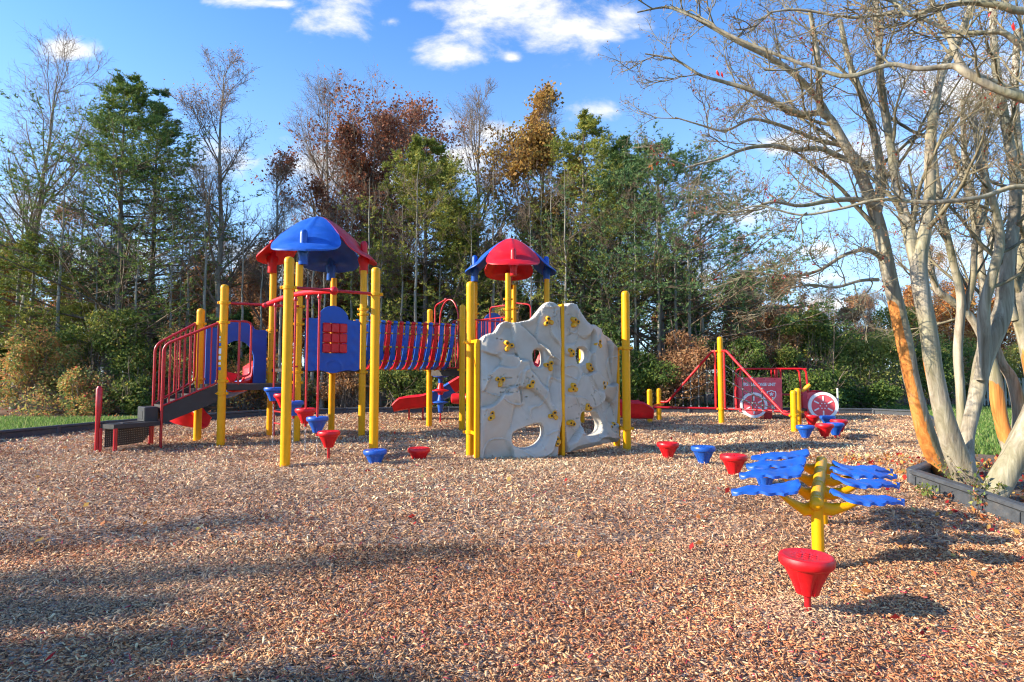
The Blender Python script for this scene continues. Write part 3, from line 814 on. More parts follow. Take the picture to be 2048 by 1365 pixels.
for i in range(3):
    for j in range(3):
        c = t3(wu0 + (wu1 - wu0) * (i + .5) / 3, wz0 + (wz1 - wz0) * (j + .5) / 3, -.005); b_ = MB()
        e = u.normalized(); b_.box(c, e, nrm, up, (wu1 - wu0) / 6 - .003, .045, (wz1 - wz0) / 6 - .004, .016); b_.build('turning_block', RED, wp)
m = MB()
for i in range(3):
    uu = wu0 + (wu1 - wu0) * (i + .5) / 3; m.tube([t3(uu, wz0, -.02), t3(uu, wz1, -.02)], .008, 8)
m.build('block_axles', YELH, wp)
m = MB(); 
for t in (.0, 1): m.tube([t3(.06 + t * (Lp - .13), 2.15, -.06), t3(.06 + t * (Lp - .13), 1.25, -.06)], .016, 8)
m.tube([t3(.06, 2.15, -.06), t3(Lp - .07, 2.15, -.06)], .016, 8); m.build('panel_frame', REDM, PS)

# panel on the far structure, left of the wall top
u = (B2 - L2); nrm = u.normalized().cross(up); nrm = nrm if nrm.y < 0 else -nrm; Lp = u.length
t3 = flat_to3(L2, B2, nrm); m = MB(); u0, u1 = .06, Lp - .12
outl = [(u0, Z2), (u0 + .42, Z2), (u0 + .42, 2.0)] + [((u0 + u1) / 2 + .12 + .20 * math.cos(math.radians(a)), 2.02 + .28 * math.sin(math.radians(a))) for a in range(170, 9, -20)] + [(u1 - .20, 2.0), (u1 - .2, Z2)] + arch_pts(u0, u1, Z2, 2.44, 2.68)[1:]
panel_mesh(m, loop2d(outl, step=.05), [], t3, .03, .12); m.build('arch_panel', BLUD, PS)

# ---- overhead beam with hanging pods
m = MB(); zbar = 2.315
m.tube([V3(P1, zbar), V3(P2, zbar)], .021, 12); m.build('cross_bar', REDM, PS)
m = MB(); m.tube([V3(P3, 2.36), V3(P6, 2.36)], .021, 12); m.build('cross_bar', REDM, PS)
E1 = P3.lerp(P6, .52); E2 = P1.lerp(P2, .5)
m = MB(); pts = [V3(E1.lerp(E2, t), 2.345 + .07 * math.sin(PI * t) - .03 * t) for t in np.linspace(0, 1, 13)]
m.tube(pts, .042, 18); m.build('overhead_beam', RED, PS)
m = MB(); m.lathe([(.001, -.06), (.03, -.052), (.052, -.03), (.06, 0), (.052, .03), (.03, .052), (.001, .06)], V3(E2, 2.315), 20); m.build('ball_joint', RED, PS)
for k, (t, zt, c, lb) in enumerate([(.20, .955, 'b', 'highest blue hanging pod'), (.365, .865, 'r', 'red hanging pod behind the front left post'), (.51, .765, 'b', 'middle blue hanging pod behind the front left post'), (.68, .675, 'r', 'lower red hanging pod'), (.83, .575, 'b', 'lowest blue hanging pod')]):
    p = E1.lerp(E2, t); root = thing('hanging_pod', None, None, V3(p, 0)); root.parent = PS; root.location = V3(p, 0) - Vector(PS.location)
    del_ = [root.pop(x, None) for x in ('label', 'category')]
    root['label'] = lb
    R_ = RED if c == 'r' else BLU; base = V3(p, 0)
    class _P: pass
    # seat (part meshes are sub-parts of the hanging pod)
    pod_parts(root, base, R_, False, zt)
    zbm = 2.345 + .07 * math.sin(PI * t) - .03 * t
    m = MB(); m.tube([V3(p, zt - .01), V3(p, zbm)], .016, 10); m.lathe([(.03, zbm - .10), (.034, zbm - .08), (.02, zbm - .04)], base, 12); m.build('hanger_rod', REDM, root)
    m = MB(); z = zt - .23; k2 = 0
    m.tube([V3(p, z + .02), V3(p, z - .04)], .02, 10); z -= .05; m.build('hanger_tip', REDM, root)
    m = MB()
    while z > -.03:
        a = V3(p, z); d = Vector((1, 0, 0)) if k2 % 2 else Vector((0, 1, 0))
        ring = [a + d * .011 * math.cos(q) + up * .021 * math.sin(q) for q in np.linspace(0, 2 * PI, 9)[:-1]]
        m.tube(ring, .0035, 5, closed=True); z -= .034; k2 += 1
    m.build('anchor_chain', STEEL, root)

# ---- curved slat bridge
Sb = (P8 + P7) / 2; Eb = (Q1 + Q2) / 2; ax = (Eb - Sb); Lb = ax.length; ax.normalize(); sd = ax.cross(up)   # sd points right-front
NS = 17
def uprof(t, r=1.0):
    """t in 0..1 round the trough, near rim to far rim"""
    a = PI * t; hw = .53
    x = hw * math.copysign(abs(math.cos(a)), math.cos(a)); z = 2.18 - .93 * abs(math.sin(a)) ** 1.25
    return x, z
sl = []
for k in range(NS):
    c0 = Sb + ax * (Lb * (k + .5) / NS); m = MB(); grid = []; w = Lb / NS * .31
    for i in range(41):
        t = i / 40; x, z = uprof(t); p = c0 + sd * x + up * z
        dn = Vector((0, 0, 1)); grid.append([p - ax * w, p - ax * w * .5 , p + ax * w * .5, p + ax * w])
    def off(i, j, g=grid):
        x0, z0 = uprof(max(0, i - 1) / 40); x1, z1 = uprof(min(40, i + 1) / 40); n_ = Vector((-(z1 - z0), 0, (x1 - x0))); n_.normalize()
        o = sd * n_.x + up * n_.z
        return o * (-.034)
    m.sheet(grid, off)
    for e in (0, 40):
        x, z = uprof(e / 40); m.lathe([(.001, -w), (.026, -w), (.034, -w * .7), (.034, w * .7), (.026, w), (.001, w)], c0 + sd * x + up * z, 12, ax)
    m.build('bridge_slat', BLU if k % 2 == 0 else RED, PS)
for t in (0.0, .10, .2, .32, .5, .68, .8, .9, 1.0):
    x, z = uprof(t); m = MB(); a = Sb + sd * x + up * z; m.tube([a, a + ax * Lb], .004, 6)
    m.mat(1)
    for k in range(NS + 1):
        c = a + ax * (Lb * k / NS); m.lathe([(.004, -.024), (.019, -.016), (.019, .016), (.004, .024)], c, 10, ax)
    m.build('beaded_cable', [DECK, YELH], PS)
# hoops where the bridge meets the next deck
m = MB(); qa = Q1 + Vector((.12, -.05, 0)); qm = Q1.lerp(Q2, .5)
m.tube(bend([V3(qa, 1.3), V3(qa, 2.68), V3(qm, 2.78)], .1, 6), .018, 10)
arc = [V3(Q1.lerp(Q2, .32 + .56 * (1 - math.cos(a)) / 2), 2.3 + .47 * math.sin(a)) for a in np.linspace(0, PI, 15)]
m.tube([V3(Q1.lerp(Q2, .32), 1.3)] + arc + [V3(Q1.lerp(Q2, .88), 1.3)], .018, 10)
m.lathe([(.001, -.035), (.03, -.02), (.036, 0), (.03, .02), (.001, .035)], V3(qm, 2.78), 12)
m.build('bridge_hoop', REDM, PS)
for (a, b, zt) in ((Q1, Q1.lerp(Q2, .3), 2.26), (Q1.lerp(Q2, .72), Q2, 2.30)):
    m = MB(); m.tube(bend([V3(a, zt - .9), V3(a, zt), V3(b, zt), V3(b, zt - .9)], .07, 5), .016, 8)
    for k in range(1, 4): p = a.lerp(b, k / 4); m.tube([V3(p, zt - .88), V3(p, zt)], .010, 6)
    m.build('gate_rail', REDM, PS)
def guard(a, b, z0, z1, n=7):
    d = (b - a).normalized(); a = a + d * .09; b = b - d * .09; m = MB()
    m.tube(bend([V3(a, z0), V3(a, z1), V3(b, z1), V3(b, z0), V3(a, z0 + .001)], .05, 4), .017, 8)
    for k in range(1, n): p = a.lerp(b, k / n); m.tube([V3(p, z0), V3(p, z1)], .011, 6)
    m.build('guard_rail', REDM, PS)
guard(Q2, F2, 1.30, 2.33); guard(L2, F2, 1.38, 2.45, 6)
guard(Q1, L2, 1.3, 2.3)
m = MB(); a = F2 + (L2 - F2) * .08; b = F2 + (L2 - F2) * .52
m.tube(bend([V3(a, 2.72), V3(b, 2.72), V3(b, 1.4)], .09, 5), .019, 10); m.build('hand_loop', REDM, PS); m = MB()
a = B2 + (R2 - B2) * .1; b = B2 + Vector((.42, -.25, 0)); m.tube(bend([V3(B2, 2.98), V3(b, 2.9), V3(b, 1.4)], .1, 5), .02, 10); m.build('hand_loop', REDM, PS)
guard(B2, R2, 1.38, 2.42, 6)

# ---- slides (swept chutes)
def chute(path, w, hw, segs, name='slide', wall=.02):
    """path: centre points of the bed; segs: list of (t0,t1,material)"""
    pts = [Vector(p) for p in path]
    # resample by Catmull-Rom
    fine = []
    for i in range(len(pts) - 1):
        p0 = pts[max(0, i - 1)]; p1 = pts[i]; p2 = pts[i + 1]; p3 = pts[min(len(pts) - 1, i + 2)]
        for k in range(8):
            t = k / 8; fine.append(.5 * ((2 * p1) + (p2 - p0) * t + (2 * p0 - 5 * p1 + 4 * p2 - p3) * t * t + (3 * p1 - p0 - 3 * p2 + p3) * t ** 3))
    fine.append(pts[-1]); n = len(fine)
    prof = [(-1.10, .98), (-1.0, 1.03), (-.93, .95), (-.86, .45), (-.7, .1), (-.35, -.0), (.35, -.0), (.7, .1), (.86, .45), (.93, .95), (1.0, 1.03), (1.10, .98)]
    rows = []; nr = []
    for i, p in enumerate(fine):
        t = (fine[min(n - 1, i + 1)] - fine[max(0, i - 1)]).normalized(); s_ = t.cross(up).normalized(); u_ = s_.cross(t)
        hh = hw * (1 if i < n - 6 else .55 + .45 * (n - 1 - i) / 5)
        rows.append([p + s_ * (a * w / 2) + u_ * (b * hh) for a, b in prof]); nr.append((s_, u_))
    root = MB(); first = None
    for (t0, t1, mt) in segs:
        i0, i1 = int(t0 * (n - 1)), int(t1 * (n - 1)); m = MB()
        g = rows[i0:i1 + 1]
        def off(i, j, i0=i0): s_, u_ = nr[i0 + i]; a, b = prof[j]; return u_ * -.03 + s_ * (.02 * (1 if a > .8 else -1 if a < -.8 else 0))
        m.sheet(g, off)
        o = m.build(name if first is None else 'slide_section', mt, PS if first is None else first)
        if first is None: first = o
    return first
# spiral slide behind the left deck
mid45 = P4.lerp(P5, .55); bk = -((P5 - P4).normalized().cross(up)); bk = bk if bk.y > 0 else -bk
sp0 = mid45 + bk * .05
path = [V3(mid45 + bk * .0, ZL + .02)]; cs = mid45 + bk * .75 + Vector((-.55, .1, 0))
for k in range(1, 8):
    a = math.radians(15 - 34 * k + 40); 
path = [V3(mid45, ZL + .03), V3(mid45 + bk * .45, .98)]
cen = mid45 + bk * .50 + Vector((-.34, -.10, 0))
for a, z in ((30, .86), (75, .74), (120, .62), (165, .5), (210, .38), (255, .28), (290, .22)):
    path.append(V3(cen + Vector((.50 * math.cos(math.radians(a)), .48 * math.sin(math.radians(a)), 0)), z))
sl = chute(path, .50, .28, [(0, .28, RED), (.28, .62, BLU), (.62, 1, RED)])
e = Vector(path[-1]); m = MB(); m.tube([V3(e + Vector((-.1, .05, 0)), -.1), V3(e + Vector((-.1, .05, 0)), .22)], .022, 10); m.build('slide_leg', REDM, PS)
m = MB(); q = mid45; 
for s in (-1, 1):
    e_ = (P5 - P4).normalized(); pp = q + e_ * .27 * s + bk * .12; m.sheet([[V3(pp, ZL), V3(pp + bk * .45, ZL - .05)], [V3(pp, ZL + .42), V3(pp + bk * .45, ZL + .30)]], e_ * .03)
m.build('slide_hood', RED, PS)
# wave slide going left from the far deck
pth = [(-.55, 14.7, Z2 + .0), (-.85, 14.65, 1.12), (-1.2, 14.6, .84), (-1.65, 14.6, .56), (-2.15, 14.6, .36), (-2.6, 14.6, .30), (-2.95, 14.6, .24)]
chute(pth, .55, .30, [(0, .42, RED), (.42, .62, BLU), (.62, 1, RED)])
for xx in (-2.25, -2.6): m = MB(); m.tube([(xx, 14.6, -.1), (xx, 14.6, .3)], .022, 10); m.build('slide_leg', REDM, PS)
# big red slide passing behind the wall to its right
pth = [(.30, 13.28, Z2 - .02), (.55, 13.0, 1.12), (1.0, 12.75, .80), (1.6, 12.6, .48), (2.15, 12.5, .29), (2.6, 12.45, .24), (3.0, 12.42, .24)]
chute(pth, .62, .34, [(0, .5, RED), (.5, 1, RED)])
for xx in (2.45,): m = MB(); m.tube([(xx, 12.45, -.1), (xx, 12.45, .25)], .025, 10); m.build('slide_leg', REDM, PS)
# disc pole and roller
for nm, zc_, prof, mt in [('disc_pole_section', 0, [(.02, .12), (.05, .14), (.075, .30), (.085, .34), (.19, .37), (.19, .385), (.08, .42), (.05, .56)], BLU), ('disc_pole_section', 0, [(.052, .56), (.08, .62), (.20, .655), (.20, .672), (.09, .70), (.052, .84)], RED),
                          ('disc_pole_section', 0, [(.054, .84), (.06, .93), (.085, .97), (.19, 1.0), (.19, 1.015), (.08, 1.05), (.052, 1.16)], BLU), ('disc_pole_section', 0, [(.054, 1.16), (.07, 1.24), (.10, 1.32), (.10, 1.38)], RED)]:
    m = MB(); m.lathe(prof, (-1.72, 13.9, .1), 24); m.build(nm, mt, PS)
m = MB(); m.tube([(-1.72, 13.9, -.1), (-1.72, 13.9, .26)], .02, 10); m.build('disc_pole_stem', REDM, PS)
m = MB(); m.lathe([(.03, -.32), (.11, -.30), (.125, -.25), (.125, -.03), (.10, 0), (.125, .03), (.125, .27), (.10, .32)], (-1.12, 13.6, .58), 20, (1, .1, 0)); m.build('roller', RED, PS)

# ---- rock climbing wall
WA = Vector((-.445, 8.02, 0)); WB = Vector((.73, 8.38, 0)); WC = Vector((1.70, 9.22, 0))
def rockdisp(seed):
    rr = random.Random(seed); cells = []
    for k in range(17): cells.append((rr.uniform(-.1, 1.4), rr.uniform(-.2, 2.5), rr.uniform(-.24, .24), rr.uniform(-.2, .2), rr.uniform(-.025, .035), rr.uniform(.8, 2.6), rr.choice((-1, 1, 1)) * rr.uniform(.3, 1.1)))
    def f(u_, v_):
        p = Vector((u_ * 1.3 + seed, v_ * 1.3, seed * .7))
        wu = .10 * mnoise.noise(p * 2.1) + .014 * mnoise.noise(p * 6); wv = .10 * mnoise.noise(p * 2.1 + Vector((5, 3, 1))) + .014 * mnoise.noise(p * 6 + Vector((5, 3, 1)))
        x, y = u_ + wu, v_ + wv
        ds = []
        for (cx, cy, gx, gy, h0, st, an) in cells:
            dx, dy = x - cx, y - cy; a = dx * math.cos(an) + dy * math.sin(an); b = -dx * math.sin(an) + dy * math.cos(an)
            ds.append((a * a * 2.2 * st + b * b / st, h0 + gx * dx + gy * dy))
        ds.sort(); (d1, h1), (d2, h2) = ds[0], ds[1]; t = (math.sqrt(d2) - math.sqrt(d1))
        h = h1 * (.5 + .5 * min(1, t / .035)) + h2 * (.5 - .5 * min(1, t / .035))
        if (int(ds[0][1] * 9999) + int(seed)) % 3: h += .016 * max(0, 1 - t / .022)
        h += .045 * mnoise.noise(p * 1.0 + Vector((9, 1, 4))) + .0025 * mnoise.noise(p * 7)
        rg = abs(mnoise.noise(Vector((p.x * 1.5 + p.y * .8, p.y * 1.1 - p.x * .6, 3.3))))
        if rg < .03: h += .022 * (1 - rg / .03)
        cr = abs(mnoise.noise(Vector((p.x * 2.6, p.y * 7.5, 8.8))))
        if cr < .03 and mnoise.noise(p * 1.9 + Vector((2, 8, 3))) > .22: h -= .026 * (1 - cr / .03)
        return h
    return f
def bez_u(p0, p1, bow):
    e = (p1 - p0); L = e.length; e.normalize(); n_ = e.cross(up); n_ = n_ if n_.y < 0 else -n_
    def f(u_, v_, h):
        t = u_ / L
        return p0 + e * u_ + up * v_ + n_ * (h + bow * math.sin(PI * t))
    return f, L
def wall_panel(p0, p1, top, holes, bottom, seed, bow, name):
    f, L = bez_u(p0, p1, bow)
    ou = [(L * a, b) for a, b in bottom] + [(L * a, b) for a, b in top]
    m = MB(); lp = loop2d(smooth2d(ou, 1), step=.025)
    hl = [loop2d(smooth2d([(L * a, b) for a, b in h], 2), step=.025) for h in holes]
    panel_mesh(m, lp, hl, f, .15, .0155, rockdisp(seed), .03)
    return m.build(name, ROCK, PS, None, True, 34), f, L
# outlines in (fraction along, height)
topL = [(1.0, 2.155), (.965, 2.17), (.93, 2.205), (.86, 2.23), (.80, 2.215), (.72, 2.11), (.66, 2.02), (.60, 1.95), (.50, 1.93), (.44, 1.91), (.36, 1.90), (.30, 1.93), (.23, 1.88), (.20, 1.80), (.16, 1.75), (.11, 1.75), (.05, 1.71), (.0, 1.65), (0, 1.55)]
botL = [(0, -.04), (.02, -.12), (.25, -.12), (.5, -.09), (.75, -.06), (1, -.03)]
hL = [[(.62, 1.50), (.66, 1.535), (.73, 1.53), (.755, 1.48), (.76, 1.33), (.735, 1.27), (.66, 1.28), (.625, 1.35)],
      [(.37, .22), (.40, .16), (.50, .12), (.63, .14), (.72, .22), (.76, .33), (.745, .45), (.68, .48), (.55, .44), (.42, .38), (.375, .34)]]
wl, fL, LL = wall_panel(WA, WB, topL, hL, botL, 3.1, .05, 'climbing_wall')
topR = [(1.0, 1.600), (.93, 1.670), (.84, 1.740), (.76, 1.770), (.70, 1.790), (.66, 1.880), (.60, 1.895), (.53, 1.935), (.45, 1.925), (.39, 1.975), (.32, 2.055), (.26, 2.135), (.21, 2.215), (.13, 2.235), (.06, 2.205), (.03, 2.125), (.0, 2.085), (0, 1.925)]
botR = [(0, .03), (.25, .06), (.5, .08), (.75, .10), (1, .10)]
hR = [[(.20, 1.50), (.23, 1.57), (.32, 1.585), (.39, 1.55), (.41, 1.44), (.38, 1.34), (.28, 1.28), (.21, 1.34)],
      [(.26, .55), (.30, .62), (.42, .60), (.55, .60), (.60, .52), (.66, .38), (.62, .27), (.48, .22), (.34, .26), (.27, .40)]]
wr, fR, LR = wall_panel(WB + Vector((.03, .01, 0)), WC, topR, hR, botR, 7.7, .03, 'climbing_wall')
for (f, a, z0, z1) in ((fL, -.03, -.03, 1.66), (fL, LL + .012, -.08, 2.2), (fR, LR + .028, .02, 1.58)):
    m = MB(); b = f(a, z0, -.06); t_ = f(a, z1, -.06); e = (WB - WA).normalized()
    m.box((b + t_) / 2, e, e.cross(up), up, .024, .075, (z1 - z0) / 2, .006)
    for z in np.linspace(z0 + .15, z1 - .1, 5): bolt(m, f(a, z, .018), (0, -1, 0))
    m.build('edge_strip', YEL, PS)
for (p, q, z) in ((P9, fL(-.03, 0, -.05), 1.64), (P9, fL(-.03, 0, -.05), .34), (P10, fR(LR + .03, 0, -.05), 1.58), (P10, fR(LR + .03, 0, -.05), .33)):
    m = MB(); m.beam(V3(p, z), V3(q, z), .03, .045, .004); m.build('wall_bracket', YEL, PS)
def hold(f, par, u_, z, s, rot, kind):
    n_ = (f(u_, z, 1) - f(u_, z, 0)).normalized(); e = (f(u_ + .05, z, 0) - f(u_ - .05, z, 0)).normalized(); w_ = up
    lobes = [[(0, .042), (-.045, -.03), (.045, -.028)], [(-.04, 0), (.045, .02), (.0, -.02)], [(.0, .045), (0.01, -.04), (.03, .0)]][kind]
    m = MB(); c = f(u_, z, .012); N = 36; rings = []
    def rad(th):
        best = 0
        for (a, b) in lobes:
            # support radius of the union of discs r=.036
            dd_ = a * math.cos(th) + b * math.sin(th); perp = abs(-a * math.sin(th) + b * math.cos(th))
            if perp < .036: best = max(best, dd_ + math.sqrt(.036 ** 2 - perp ** 2))
        return max(best, .022)
    R_ = [rad(2 * PI * k / N) for k in range(N)]; R_ = [(R_[k - 1] + R_[k] * 2 + R_[(k + 1) % N]) / 4 for k in range(N)]
    vs = []; fs = []
    for (sc_, h) in ((1, -.05), (1.03, .0), (1.0, .03), (.85, .05), (.6, .045), (.35, .035), (.01, .036)):
        for k in range(N):
            th = 2 * PI * k / N + rot; vs.append(c + (e * math.cos(th) + w_ * math.sin(th)) * R_[k] * sc_ * s + n_ * h * s)
    for i in range(6):
        for k in range(N): fs.append((i * N + k, i * N + (k + 1) % N, (i + 1) * N + (k + 1) % N, (i + 1) * N + k))
    m.add(vs, fs); m.mat(1)
    for (a, b) in lobes[:2]:
        ca, sa = math.cos(rot), math.sin(rot); a2, b2 = a * ca - b * sa, a * sa + b * ca
        m.lathe([(.014, -.004), (.014, .006), (.009, .006), (.007, .001), (.001, .001)], c + (e * a2 + w_ * b2) * s * .8 + n_ * .046 * s, 10, n_)
    return m.build('hand_hold', [YELH, DECK], par, None, True, 60)
def wallpix(f, L, px, py):
    """find the panel coordinates whose projection is the given photo position"""
    best = None
    for i in range(81):
        u_ = L * i / 80; p = f(u_, 1, 0); Y = p.y; z = W(px, py, Y).z; x = W(px, py, Y).x
        d = abs(x - p.x)
        if best is None or d < best[0]: best = (d, u_, z)
    return best[1], best[2]
HL = [(1017, 692, 0), (1095, 643, 0), (999, 762, 0), (1061, 770, 1), (1098, 731, 0), (982, 832, 1), (1105, 830, 0), (1113, 883, 1)]
HR = [(1148, 645, 0), (1140, 706, 2), (1194, 688, 0), (1177, 735, 1), (1205, 769, 0), (1145, 776, 0), (1173, 815, 1), (1140, 848, 2), (1222, 853, 1)]
for i, (x, y, k) in enumerate(HL): u_, z = wallpix(fL, LL, x, y); hold(fL, wl, u_, z, .98, (i * 1.7) % 3 - 1.5, k)
for i, (x, y, k) in enumerate(HR): u_, z = wallpix(fR, LR, x, y); hold(fR, wr, u_, z, .94, (i * 2.1) % 3 - 1.5, k)

# sticker on the stair post: short stack of white and blue labels
def sticker(z, w, h, mt):
    a0 = -PI / 2 - .45; m = MB(); grid = []
    for i in range(2):
        grid.append([Vector((P3.x, P3.y, 0)) + Vector((.0652 * math.cos(a0 + w * (j / 4 - .5)), .0652 * math.sin(a0 + w * (j / 4 - .5)), z + h * (i - .5))) for j in range(5)])
    m.sheet(grid, lambda i, j: Vector((math.cos(a0 + w * (j / 4 - .5)), math.sin(a0 + w * (j / 4 - .5)), 0)) * .0012)
    m.build('safety_label', mt, PS)
sticker(1.66, .8, .05, BLU); sticker(1.55, 1.0, .09, WHT); sticker(1.44, .9, .06, WHT); sticker(1.345, .9, .045, WHT); sticker(1.26, 1.0, .05, BLU); sticker(1.78, .55, .035, WHT); sticker(1.73, .45, .025, WHT)
# ================================================================== LEAF STEPPER
bn = G(1634, 1140); Xn, Yn = bn.x, bn.y
A0 = W(1633, 1008, Yn); Yf = 5.18; A1_ = W(1643, 922, Yf)
LS = thing('leaf_stepper', 'yellow balance beam with blue leaf shaped steps on both sides', 'play stepper', (A0.x, (A0.y + A1_.y) / 2, gz(0, 4.5)))
bd_ = (A1_ - A0).normalized(); m = MB()
m.tube([A0, A1_], .045, 28); m.lathe([(.001, -.047), (.02, -.043), (.036, -.032), (.047, -.006), (.049, .0), (.045, .01)], A0 - bd_ * .004, 28, bd_)
for t in (0.06, .36, .66, .95): m.lathe([(.0452, -.03), (.0466, -.028), (.0466, .028), (.0452, .03)], A0.lerp(A1_, t), 28, bd_)
m.build('main_beam', YEL, LS)
for p in (A0 + bd_ * .06, A1_ - bd_ * .12):
    m = MB(); m.tube([(p.x, p.y, float(gz(0, p.y)) - .1), (p.x, p.y, p.z)], .040, 24); m.build('support_post', YEL, LS)
def leaf_step(c, d, L, wd, seed, tilt=0):
    """one moulded leaf: c = inner end, d = direction outward (unit, horizontal)"""
    rr = random.Random(seed); s_ = Vector((-d.y, d.x, 0)); grid = []; NS_, NT_ = 44, 15; ph = rr.uniform(0, 6)
    for i in range(NS_ + 1):
        s = i / NS_
        w = wd * 1.12 * (max(0, math.sin(PI * min(1, .04 + .96 * s ** .8))) ** .8) * (1 + .10 * math.sin(s * 34 + ph)) * (1.08 - .30 * s) + .006
        z = .036 * (1 - sstep(0, .26, s)) - .022 * float(sstep(.65, 1, s)) + .004 * math.sin(s * 9 + ph)
        row = []
        for j in range(NT_):
            t = -1 + 2 * j / (NT_ - 1)
            v = .006 * math.sin(s * 26 - abs(t) * 4 + ph) * (1 - abs(t)) ** .3 * .5 + .007 * math.exp(-(t / .12) ** 2) - .016 * t * t + .004 * math.sin(s * 30 + ph) * abs(t) ** 3
            row.append(c + d * (L * s + .008 * math.sin(s * 22 + ph) * abs(t)) + s_ * (w * t) + up * (float(z) + v + tilt * t * wd))
        grid.append(row)
    m = MB(); m.sheet(grid, (0, 0, -.020)); return m
LZ = {-1: (.386, .445, .465, .49), 1: (.320, .375, .386, .378)}
for k, t in enumerate((.06, .36, .66, .95)):
    p = A0.lerp(A1_, t)
    for sgn in (-1, 1):
        rise = LZ[sgn][k] - p.z - .035
        d = Vector((sgn, 0, 0)) if sgn < 0 else Vector((.995, -.10, 0)).normalized()
        if sgn < 0: d = Vector((-.995, -.06, 0)).normalized()
        # gusset arm: deep where it meets the beam, thin further out
        path = [p + up * -.045 + d * .0, p + d * .10 + up * -.062, p + d * .20 + up * (-.040 + rise * .5), p + d * .30 + up * rise, p + d * .56 + up * rise]
        m = MB(); grid = []
        vs = []; prof = [(.050, .030), (.046, .030), (.028, .028), (.020, .024), (.020, .024)]; N = 12; fs = []
        s_ = Vector((-d.y, d.x, 0))
        for q, (a, b) in zip(path, prof):
            for j in range(N):
                th = 2 * PI * j / N; vs.append(q + s_ * (math.cos(th) * b) + up * (math.sin(th) * a))
        for i in range(4):
            for j in range(N): fs.append((i * N + j, i * N + (j + 1) % N, (i + 1) * N + (j + 1) % N, (i + 1) * N + j))
        fs.append(tuple(4 * N + j for j in range(N))); m.add(vs, fs); arm = m.build('arm', YEL, LS)
        m = leaf_step(p + d * (.095 if sgn > 0 else .13) + up * (rise + .034), d, .50, .122, k * 2 + sgn); m.build('leaf_step', BLU, LS)

# ================================================================== NET CLIMBER
N0 = G(1300, 845); N1_ = G(1318, 839.5); N2 = G(1443, 847.5); N3 = G(1589, 864.5); N4 = G(1597, 857)
NC = thing('net_climber', 'red framed climbing net hung between one tall and four short yellow posts', 'climbing net', (N2.x, N2.y, 0))
post(N0.x, N0.y, .80, (.36,), parent=NC); post(N1_.x, N1_.y, .80, (.38,), parent=NC); post(N2.x, N2.y, 2.04, (1.7, .34), parent=NC)
post(N3.x, N3.y, .84, (.33,), parent=NC); post(N4.x, N4.y, .86, (.35,), parent=NC)
def net(a, b, ztop, zlow, label):
    """triangular frame from the tall post a to the short post b"""
    d = (b - a); L = d.length; d.normalize(); a0 = a + d * .13; b0 = b - d * .07
    m = MB(); 
    m.tube(bend([V3(a + d * .07, ztop), V3(a + d * .20, ztop), V3(b0 - d * .18, zlow), V3(b0, zlow)], .12, 6), .028, 12)
    m.tube([V3(a0, .37), V3(a0, ztop)], .024, 12); m.build('net_frame', RED, NC)
    rp = MB(); La = (b0 - d * .18 - a0).length
    def top(u_): return ztop + (zlow - ztop) * max(0, (u_ - .07)) / (La - .0)
    us = [La * k / 6 for k in range(1, 6)]; jn = []
    for u_ in us:
        rp.tube([V3(a0 + d * u_, .37), V3(a0 + d * u_, top(u_))], .012, 6); jn.append((u_, top(u_))); jn.append((u_, .38))
    for k in (1, 2, 3):
        z0 = .37 + (ztop - .37) * k / 4 * 1.02; u1 = La * (1 - k / 4 * .98) ; zz = top(u1)
        pts = []
        for q in range(9):
            t = q / 8; u_ = (La * (.995)) * t; z = z0 + (top(La) + .05 * k - z0) * t - .05 * math.sin(PI * t)
            if z < top(u_): pts.append(V3(a0 + d * u_, z))
        if len(pts) > 1: rp.tube(pts, .012, 6)
        for u_ in us:
            t = u_ / (La * .995); z = z0 + (top(La) + .05 * k - z0) * t - .05 * math.sin(PI * t); jn.append((u_, z))
    o = rp.build('rope_net', ROPE, NC)
    j = MB()
    for (u_, z) in jn: j.lathe([(.001, -.02), (.018, -.014), (.02, 0), (.018, .014), (.001, .02)], V3(a0 + d * u_, z), 8)
    j.build('rope_joints', STEEL, o)
net(N2, N1_, 1.70, .45, ''); net(N2, N3, 1.70, .34, ''); 
for a, b, z0, z1 in ((N2, N0, .35, .36), (N2, N4, .35, .35), (N0, N1_, .37, .38)):
    m = MB(); m.tube([V3(a, z0), V3(b, z1)], .026, 12); m.build('bottom_rail', REDM, NC)

# ================================================================== TOY FIRE TRUCK
YT = 14.75
def T(px, z, dy=0): w = W(px, 800, YT); return Vector((w.x, YT + dy, z))
def Tz(py): return W(1560, py, YT).z
FT = thing('toy_fire_truck', 'flat sided red play fire truck with white rimmed wheels', 'play truck', T(1570, 0))
fy = Vector((0, -1, 0))
def flat(name, pts, th, mt, dy=0, par=None, holes=()):
    m = MB(); loop = loop2d([Vector((p.x, p.z)) for p in pts], step=.06)
    panel_mesh(m, loop, [loop2d(h, step=.03) for h in holes], lambda u_, v_, h: Vector((u_, YT + dy - h, v_)), th)
    return m.build(name, mt, par or FT)
bodyp = [T(1484, Tz(761)), T(1484, .17), T(1565, .17), T(1565, Tz(758)), T(1563, Tz(756)), T(1486, Tz(756))]
side = flat('side_panel', bodyp, .03, RED_LIT)
flat('side_panel', bodyp, .03, RED_LIT, .75)
x0, x1, x2 = T(1487, 0).x, T(1564, 0).x, T(1611, 0).x
m = MB(); zt = Tz(738)
for dy in (0.05, .72):
    y = YT + dy
    m.tube(bend([(x0, y, .2), (x0, y, zt), (x2, y, zt), (x2 + .06, y, .2)], .13, 6), .026, 10)
    m.tube([(x1, y, .2), (x1, y, zt)], .022, 10); m.tube([(T(1557, 0).x, y, .75), (T(1557, 0).x, y, zt)], .018, 8)
for x in (x0 + .15, x2 - .0): m.tube([(x, YT + .05, zt), (x, YT + .72, zt)], .018, 8)
m.build('cab_frame', RED, FT)
